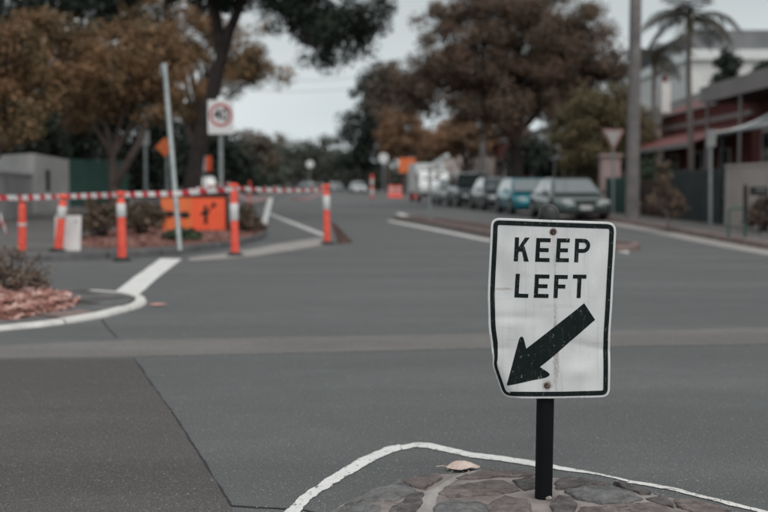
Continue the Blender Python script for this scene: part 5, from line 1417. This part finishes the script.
            mb = MB(); P = [Vector((x + 0.36 * math.cos(t), sg_ * (hw + 0.004), 0.315 + 0.36 * math.sin(t))) for t in [math.pi * k / 12 for k in range(13)]]
            mb.tube(P, 0.022, 6); mb.build('wheel_arch', 'plastic_dark', e, True)
    mb = MB(); mb.box((F - 0.01, 0, 0.60), (0.05, W * 0.40, 0.11), bev=0.02); mb.build('grille', 'plastic_dark', e, True)
    mb = MB(); mb.box((F - 0.03, 0, 0.40), (0.14, W * 0.84, 0.14), bev=0.05); bp = mb.build('bumper', paint, e, True)
    mb = MB(); mb.box((F + 0.02, 0, 0.28), (0.05, W * 0.6, 0.07), bev=0.015); mb.build('air_intake', 'plastic_dark', bp, True)
    mb = MB(); mb.box((F + 0.045, 0, 0.43), (0.012, 0.37, 0.125)); mb.build('number_plate', 'plate', bp, True)
    return e
car((6.02, 35.0, 0), R(-85.5), 'grey green sedan nearest the camera beside the utility pole', 'car_green', 4.5, 1.78, 1.35)
car((5.45, 41.0, 0), R(-85), 'teal hatchback parked behind the grey green sedan', 'car_teal', 4.0, 1.74, 1.38, 'hatch')
car((4.95, 47.2, 0), R(-85), 'charcoal sedan parked behind the teal hatchback', 'car_charcoal', 4.5, 1.76, 1.44)
car((4.35, 54.0, 0), R(-85), 'tall dark four wheel drive in front of the white truck', 'car_dark', 4.6, 1.82, 1.72, 'suv')
car((3.75, 60.8, 0), R(-85), 'silver sedan squeezed between dark four wheel drive and white truck', 'car_silver', 4.4, 1.74, 1.44)
car((-3.3, 135, 0), R(-78), 'white sedan parked far off by the bend', 'car_white', 4.4, 1.74, 1.45, group='distant parked cars')
car((-7.6, 168, 0), R(-76), 'second white car farther along the bend', 'car_white', 4.4, 1.74, 1.45, 'hatch', group='distant parked cars')
car((-15.5, 205, 0), R(-76), 'small dark car at the far end of the street', 'car_dark', 4.4, 1.74, 1.45, group='distant parked cars')
car((-10.2, 60, 0.12), R(100), 'silver car on the left verge behind the speed sign pole', 'car_silver', 4.5, 1.76, 1.5, 'hatch', group='distant parked cars')
# white truck with raised white boom
tk = empty('white_truck', (2.95, 70, 0), 'white box truck with sloping white boom at the roadworks', 'truck', rot=(0, 0, R(-84)))
mb = MB(); mb.box((-1.3, 0, 1.55), (3.3, 2.0, 1.9), bev=0.05); bx = mb.build('box_body', 'car_white', tk, True)
for x in (-2.6, -1.95, -1.3, -0.65, 0.0):
    for s_ in (-1, 1):
        mb = MB(); mb.box((x, s_ * 1.01, 1.55), (0.05, 0.03, 1.8)); mb.build('rib', 'white_paint', bx, True)
mb = MB(); mb.box((-0.2, 0, 0.5), (5.2, 0.9, 0.18)); mb.build('chassis', 'plastic_dark', tk, True)
mb = MB(); prof = [(0.55, 0.45), (2.25, 0.45), (2.3, 0.95), (2.15, 1.15), (1.75, 1.95), (0.55, 2.0)]
nn = len(prof); mb.add([(x, 0.95, z) for x, z in prof] + [(x, -0.95, z) for x, z in prof], [list(range(nn)), list(range(nn, 2 * nn))[::-1]] + [(i, nn + i, nn + (i + 1) % nn, (i + 1) % nn) for i in range(nn)])
cb = mb.build('cab', 'car_white', tk, True); md = cb.modifiers.new('bevel', 'BEVEL'); md.width = 0.04; md.segments = 2
MB().add([(2.17, 0.8, 1.18), (2.17, -0.8, 1.18), (1.82, -0.78, 1.88), (1.82, 0.78, 1.88)], [(0, 1, 2, 3)]).build('windscreen', 'car_glass', cb, True)
for s_ in (-1, 1):
    q = [(0.8, s_ * 0.965, 1.2), (1.95, s_ * 0.965, 1.2), (1.68, s_ * 0.965, 1.85), (0.8, s_ * 0.965, 1.85)]
    MB().add(q, [(0, 1, 2, 3) if s_ < 0 else (3, 2, 1, 0)]).build('side_window', 'car_glass', cb, True)
    mb = MB(); mb.box((2.3, s_ * 0.7, 0.72), (0.06, 0.3, 0.18), bev=0.02); mb.build('headlight', 'lamp_glass', cb, True)
    for x in (1.5, -1.8):
        mb = MB(); mb.lathe([(0.2, -0.1), (0.38, -0.1), (0.40, -0.07), (0.40, 0.07), (0.38, 0.1), (0.2, 0.1)], n=22); mb.v = [Vector((p.x + x, p.z + s_ * 0.88, p.y + 0.40)) for p in mb.v]; wh = mb.build('wheel', 'tyre', tk, True)
        mb = MB(); mb.lathe([(0.21, 0.08), (0.2, 0.105), (0.05, 0.11), (0.002, 0.112)], n=18); mb.v = [Vector((p.x + x, (p.z) * s_ + s_ * 0.88, p.y + 0.40)) for p in mb.v]; mb.build('rim', 'rim', wh, True)
mb = MB(); mb.box((2.33, 0, 0.5), (0.1, 1.7, 0.2), bev=0.03); mb.build('bumper', 'plastic_dark', tk, True)
mb = MB(); mb.tube([(-0.2, 0.4, 2.4), (2.7, 0.75, 2.95)], [0.16, 0.13], 8); mb.tube([(-0.2, 0.4, 2.3), (-0.2, 0.4, 2.55)], 0.2, 10); mb.build('boom', 'car_white', tk, True)

# ================================================================== WALLS, FENCES, HOUSES
def wall_run(a, b, h, th, mat, parent, name='wall', z0=0.1, h2=None):
    a, b = Vector((*a, 0)), Vector((*b, 0)); d = (b - a).normalized(); n = Vector((-d.y, d.x, 0)) * th / 2; h2 = h if h2 is None else h2
    vs = [a - n, b - n, b + n, a + n]; vs = [v + Vector((0, 0, z0)) for v in vs] + [vs[0] + Vector((0, 0, h)), vs[1] + Vector((0, 0, h2)), vs[2] + Vector((0, 0, h2)), vs[3] + Vector((0, 0, h))]
    return MB().add(vs, [(3, 2, 1, 0), (4, 5, 6, 7), (0, 1, 5, 4), (1, 2, 6, 5), (2, 3, 7, 6), (3, 0, 4, 7)]).build(name, mat, parent)
# left: white garden wall, outbuilding, green fence
A0, A1 = gz(-40, 24), gz(31, 37)
e = empty('garden_wall', A0, 'low white rendered garden wall at the left edge', 'wall')
wall_run(A0[:2], A1[:2], 1.42, 0.2, 'wall_white', e); wall_run((A0.x - .02, A0.y - .03), (A1.x, A1.y - .03), 1.50, 0.28, 'wall_white', e, 'coping', 1.423)
e = empty('outbuilding', gz(50, 38), 'grey white rendered outbuilding with a narrow dark window', 'building')
p0_, p1_ = gz(33, 37.6), gz(67, 39.5)
wall_run(p0_[:2], p1_[:2], 2.22, 0.22, 'wall_white', e, 'wall', 0.1, 2.05)
wall_run(p1_[:2], (p1_.x - 3, p1_.y + 4), 2.05, 0.22, 'wall_white', e, 'wall'); wall_run(p0_[:2], (p0_.x - 3, p0_.y + 4), 2.22, 0.22, 'wall_white', e, 'wall')
MB().add([(p0_.x, p0_.y, 2.24), (p1_.x, p1_.y, 2.07), (p1_.x - 3, p1_.y + 4, 2.07), (p0_.x - 3, p0_.y + 4, 2.24)], [(0, 1, 2, 3)]).build('roof', 'roof_grey', e)
a, b = gz(46, 38.2), gz(51, 38.5)
w_ = MB(); w_.box((a.lerp(b, 0.5).x, 38.22, 1.28), (0.24, 0.06, 0.75), rz=0.9); w_.build('window', 'window_dark', e)
def panel_fence(a, b, h, mat, label, npan, cat='fence', post='fence_dark', rail=True, ribs=8, name='fence'):
    a, b = Vector(a), Vector(b); e = empty(name, a, label, cat); d = (b - a)
    n = Vector((-d.y, d.x, 0)).normalized(); L = d.length / npan; ang = math.atan2(d.y, d.x)
    for i in range(npan):
        c = a + d * ((i + 0.5) / npan); pn = MB(); pn.box((c.x, c.y, 0.1 + h / 2), (L - 0.06, 0.03, h - 0.04), rz=ang)
        o = pn.build('panel', mat, e)
        rb = MB()
        for k in range(ribs):
            q = c + d.normalized() * ((k + 0.5) / ribs - 0.5) * (L - 0.12)
            for sgn in (1, -1): rb.box((q.x + n.x * sgn * 0.026, q.y + n.y * sgn * 0.026, 0.1 + h / 2), (0.05, 0.02, h - 0.1), rz=ang)
        rb.build('rib', mat, o)
    for i in range(npan + 1):
        c = a + d * (i / npan); pn = MB(); pn.box((c.x, c.y, 0.1 + h / 2), (0.07, 0.08, h + 0.03), rz=ang); pn.build('post', mat, e)
    return e
panel_fence(gz(69, 48), gz(128, 53), 2.2, 'fence_green', 'tall green sheet fence behind the forked trunk', 3)
# right side
panel_fence(gz(720, 27.5), gz(668, 32.2), 1.46, 'fence_dark', 'dark grey front fence behind the footpath sapling', 3)
panel_fence(gz(666, 32.4), gz(642, 35.2), 1.20, 'fence_brown', 'low brown fence just right of the utility pole', 2)
panel_fence(gz(628, 36.8), gz(606, 40.2), 1.30, 'fence_green', 'green sheet fence left of the utility pole', 2)
e = empty('cream_wall', gz(729, 27.0), 'cream rendered front wall at the right edge', 'wall'); a, b = gz(728.5, 27.0), Vector((8.95, 20.0, 0.12))
wall_run(a[:2], b[:2], 1.58, 0.2, 'wall_cream', e); wall_run((a.x, a.y + .03), (b.x, b.y), 1.64, 0.26, 'wall_cream', e, 'coping', 1.583)
mb = MB(); mb.box((a.x, a.y + 0.16, 0.86), (0.12, 0.12, 1.56)); mb.build('gate_post', 'fence_green', e)
e = empty('pink_pillar', gz(610, 42), 'pink rendered gate pillar below the give way sign', 'pillar')
mb = MB(); c = gz(609, 42); mb.box((c.x, c.y, 1.15), (0.72, 0.6, 2.1), bev=0.02); mb.build('shaft', 'wall_pink', e)
mb = MB(); mb.box((c.x, c.y, 2.26), (0.86, 0.74, 0.12), bev=0.02); mb.build('cap', 'wall_pink', e)

def window(parent, c, w, h, face='x', name='window'):
    c = Vector(c); s = (0.06, w, h) if face == 'x' else (w, 0.06, h)
    f = MB(); f.box(c, (s[0] + 0.02, s[1] + (0.16 if face == 'x' else 0), s[2] + 0.16) if face == 'x' else (s[0] + 0.16, s[1] + 0.02, s[2] + 0.16)); fo = f.build(name, 'white_paint', parent)
    g = MB(); off = Vector((-0.02, 0, 0)) if face == 'x' else Vector((0, -0.02, 0)); g.box(c + off, s); g.build('pane', 'window_dark', fo)
# near house: bullnose verandah and grey fascia
nh = empty('near_house', (12.2, 26, 0.12), 'near terrace house with curved pale verandah roof and grey fascia', 'house')
wall_run((12.2, 20), (12.2, 35.2), 4.6, 0.25, 'brick_red', nh); wall_run((12.2, 35.2), (19, 35.2), 4.6, 0.25, 'brick_red', nh, 'side_wall'); wall_run((12.2, 20), (19, 20), 4.6, 0.25, 'brick_red', nh, 'side_wall')
MB().add([(12.0, 20, 4.62), (12.0, 35.4, 4.62), (15.5, 35.4, 5.6), (15.5, 20, 5.6)], [(0, 1, 2, 3)]).add([(19.2, 20, 4.62), (19.2, 35.4, 4.62), (15.5, 35.4, 5.6), (15.5, 20, 5.6)], [(3, 2, 1, 0)]).build('roof', 'roof_slate', nh)
fa = MB(); fa.box((10.35, 28.4, 4.02), (0.10, 13.4, 0.52)); fa.build('fascia', 'fascia', nh)
fa = MB(); fa.box((11.25, 28.4, 3.80), (1.7, 13.3, 0.05)); fa.build('soffit', 'fence_brown', nh)
fa = MB(); fa.box((11.25, 28.4, 4.26), (1.75, 13.36, 0.05)); fa.build('awning_roof', 'roof_grey', nh)
for y in (22.2, 25.2, 28.2, 31.4, 34.6):
    q = MB(); q.tube([(10.42, y, 0.12), (10.42, y, 3.77)], 0.05, 10); q.build('verandah_post', 'fascia', nh)
for y in (22.5, 26.0, 30.0, 33.5): window(nh, (12.06, y, 1.9), 1.1, 1.8)
# bullnose verandah roof on the shop side, curved sheet with white edge
prof = [(9.15, 2.56), (9.5, 2.61), (9.9, 2.72), (10.3, 2.88), (10.7, 3.10), (11.1, 3.36), (11.6, 3.68)]
bn = MB(); ys = [20.0, 29.6]
for (x0, z0), (x1, z1) in zip(prof, prof[1:]):
    bn.add([(x0, ys[0], z0), (x0, ys[1], z0), (x1, ys[1], z1), (x1, ys[0], z1)], [(3, 2, 1, 0)])
o = bn.build('verandah_roof', 'iron_dull', nh); md = o.modifiers.new('thickness', 'SOLIDIFY'); md.thickness = 0.03
for y in (29.66, 19.94):
    bn = MB(); bn.tube([(x, y, z - 0.04) for x, z in prof], 0.075, 8); bn.build('roof_edge', 'white_paint', nh)
bn = MB(); bn.tube([(9.13, 20.0, 2.53), (9.13, 29.6, 2.53)], 0.045, 8); bn.build('gutter', 'iron_dull', nh)
for y in (20.4, 25.2, 29.4):
    q = MB(); q.tube([(9.28, y, 0.12), (9.28, y, 2.6)], 0.05, 10); q.build('verandah_post', 'fence_dark', nh)
# red house behind
rh = empty('red_house', (12.0, 41, 0.12), 'red brick house with sloping red verandah and white chimney', 'house')
wall_run((12.4, 36.2), (12.4, 47.5), 4.1, 0.25, 'brick_red', rh); wall_run((12.4, 36.2), (20, 36.2), 4.1, 0.25, 'brick_red', rh, 'side_wall'); wall_run((12.4, 47.5), (20, 47.5), 4.1, 0.25, 'brick_red', rh, 'side_wall')
MB().add([(12.1, 36, 4.12), (12.1, 47.7, 4.12), (15.8, 47.7, 5.7), (15.8, 36, 5.7)], [(0, 1, 2, 3)]).add([(20, 36, 4.12), (20, 47.7, 4.12), (15.8, 47.7, 5.7), (15.8, 36, 5.7)], [(3, 2, 1, 0)]).add([(12.15, 36.05, 4.11), (19.9, 36.05, 4.11), (15.8, 36.05, 5.68)], [(0, 1, 2)]).build('roof', 'red_iron', rh)
vr = MB(); vr.add([(10.3, 36.0, 2.55), (10.3, 47.5, 2.55), (12.35, 47.5, 3.25), (12.35, 36.0, 3.25)], [(3, 2, 1, 0)]); o = vr.build('verandah_roof', 'red_iron', rh); md = o.modifiers.new('thickness', 'SOLIDIFY'); md.thickness = 0.04
q = MB(); q.box((10.28, 41.7, 2.48), (0.08, 11.5, 0.16)); q.build('gutter', 'fascia', rh)
q = MB(); q.box((12.3, 41.7, 3.55), (0.1, 11.5, 0.18)); q.build('string_course', 'fascia', rh)
for y in (36.3, 39.9, 43.6, 47.2):
    q = MB(); q.tube([(10.38, y, 0.12), (10.38, y, 2.5)], 0.05, 10); q.build('verandah_post', 'fascia', rh)
for y in (38.5, 41.8, 45.2): window(rh, (12.26, y, 1.55), 1.0, 1.6)
ch = MB(); c = at(659.5, 95, 45.0); ch.box((c.x + 0.55, 46.3, 4.85), (0.40, 0.5, 1.3), bev=0.01); co = ch.build('chimney', 'white_paint', rh)
ch = MB(); ch.lathe([(0.13, 0), (0.11, 0.3), (0.13, 0.32)], (c.x + 0.55, 46.3, 5.5), 14); ch.build('chimney_pot', 'red_iron', co)
# big white block far right
wb_ = empty('white_block', (28, 78, 0), 'big white block with grey parapet roof behind the houses', 'building')
q = MB(); q.box((31, 84, 4.7), (21, 24, 9.44)); q.build('wall', 'white_paint', wb_)
q = MB(); q.box((31, 84, 9.75), (21.6, 24.6, 0.65)); q.build('cornice', 'white_sign', wb_)
q = MB(); q.box((31, 84, 10.75), (21.0, 24.0, 1.32)); q.build('parapet', 'roof_grey', wb_)
for i in range(5):
    for j in range(2):
        q = MB(); q.box((23 + i * 4, 71.98, 2.5 + j * 3.6), (1.5, 0.06, 1.6)); w_ = q.build('window', 'window_dark', wb_); q = MB(); q.box((23 + i * 4, 71.93, 1.62 + j * 3.6), (1.7, 0.14, 0.08)); q.build('sill', 'white_sign', w_)
# houses along the right behind the parked cars
def house(x, y0, y1, h, mat, roofm, label, depth=8):
    e = empty('terrace_house', (x, (y0 + y1) / 2, 0.12), label, 'house', 'houses along the right side')
    wall_run((x, y0), (x, y1), h, 0.25, mat, e); wall_run((x, y0), (x + depth, y0), h, 0.25, mat, e, 'side_wall'); wall_run((x, y1), (x + depth, y1), h, 0.25, mat, e, 'side_wall')
    MB().add([(x - .3, y0 - .3, h), (x - .3, y1 + .3, h), (x + depth / 2, y1 + .3, h + 1.5), (x + depth / 2, y0 - .3, h + 1.5)], [(0, 1, 2, 3)]).add([(x + depth, y0 - .3, h), (x + depth, y1 + .3, h), (x + depth / 2, y1 + .3, h + 1.5), (x + depth / 2, y0 - .3, h + 1.5)], [(3, 2, 1, 0)]).add([(x - .28, y0 - .28, h), (x + depth, y0 - .28, h), (x + depth / 2, y0 - .28, h + 1.48)], [(0, 1, 2)]).build('roof', roofm, e)
    v = MB(); v.add([(x - 2, y0, 2.5), (x - 2, y1, 2.5), (x, y1, 3.0), (x, y0, 3.0)], [(3, 2, 1, 0)]); o = v.build('verandah_roof', roofm, e); md = o.modifiers.new('thickness', 'SOLIDIFY'); md.thickness = 0.04
    for k in range(4):
        yy = y0 + 0.15 + (y1 - y0 - 0.3) * k / 3; q = MB(); q.tube([(x - 1.92, yy, 0.12), (x - 1.92, yy, 2.5)], 0.05, 8); q.build('verandah_post', 'white_paint', e)
    for k in range(2): window(e, (x - 0.14, y0 + (y1 - y0) * (0.3 + 0.4 * k), 1.7), 1.1, 1.6)
house(11.0, 51, 60, 4.0, 'wall_pink', 'roof_grey', 'pink terrace house glimpsed right of the big tree trunk')
house(9.9, 61.5, 71, 4.2, 'white_paint', 'iron_grey', 'white terrace house glimpsed under the big tree')
house(8.8, 73, 84, 4.2, 'brick_red', 'roof_slate', 'red terrace house behind the white truck')
house(7.4, 87, 100, 4.2, 'wall_cream', 'roof_grey', 'cream terrace house behind the distant orange sign')
house(5.8, 104, 122, 4.2, 'wall_cream', 'roof_slate', 'cream terrace house farthest along the right side')
fb = empty('far_house', (-31, 262, 0), 'pale yellow house far away at the end of the street', 'house')
q = MB(); q.box((-28.5, 262, 2.6), (7, 6, 5.2)); q.build('wall', 'wall_cream', fb)
MB().add([(-32.4, 258.7, 5.2), (-24.6, 258.7, 5.2), (-24.6, 262, 7.2), (-32.4, 262, 7.2)], [(0, 1, 2, 3)]).add([(-32.4, 265.3, 5.2), (-24.6, 265.3, 5.2), (-24.6, 262, 7.2), (-32.4, 262, 7.2)], [(3, 2, 1, 0)]).build('roof', 'roof_slate', fb)
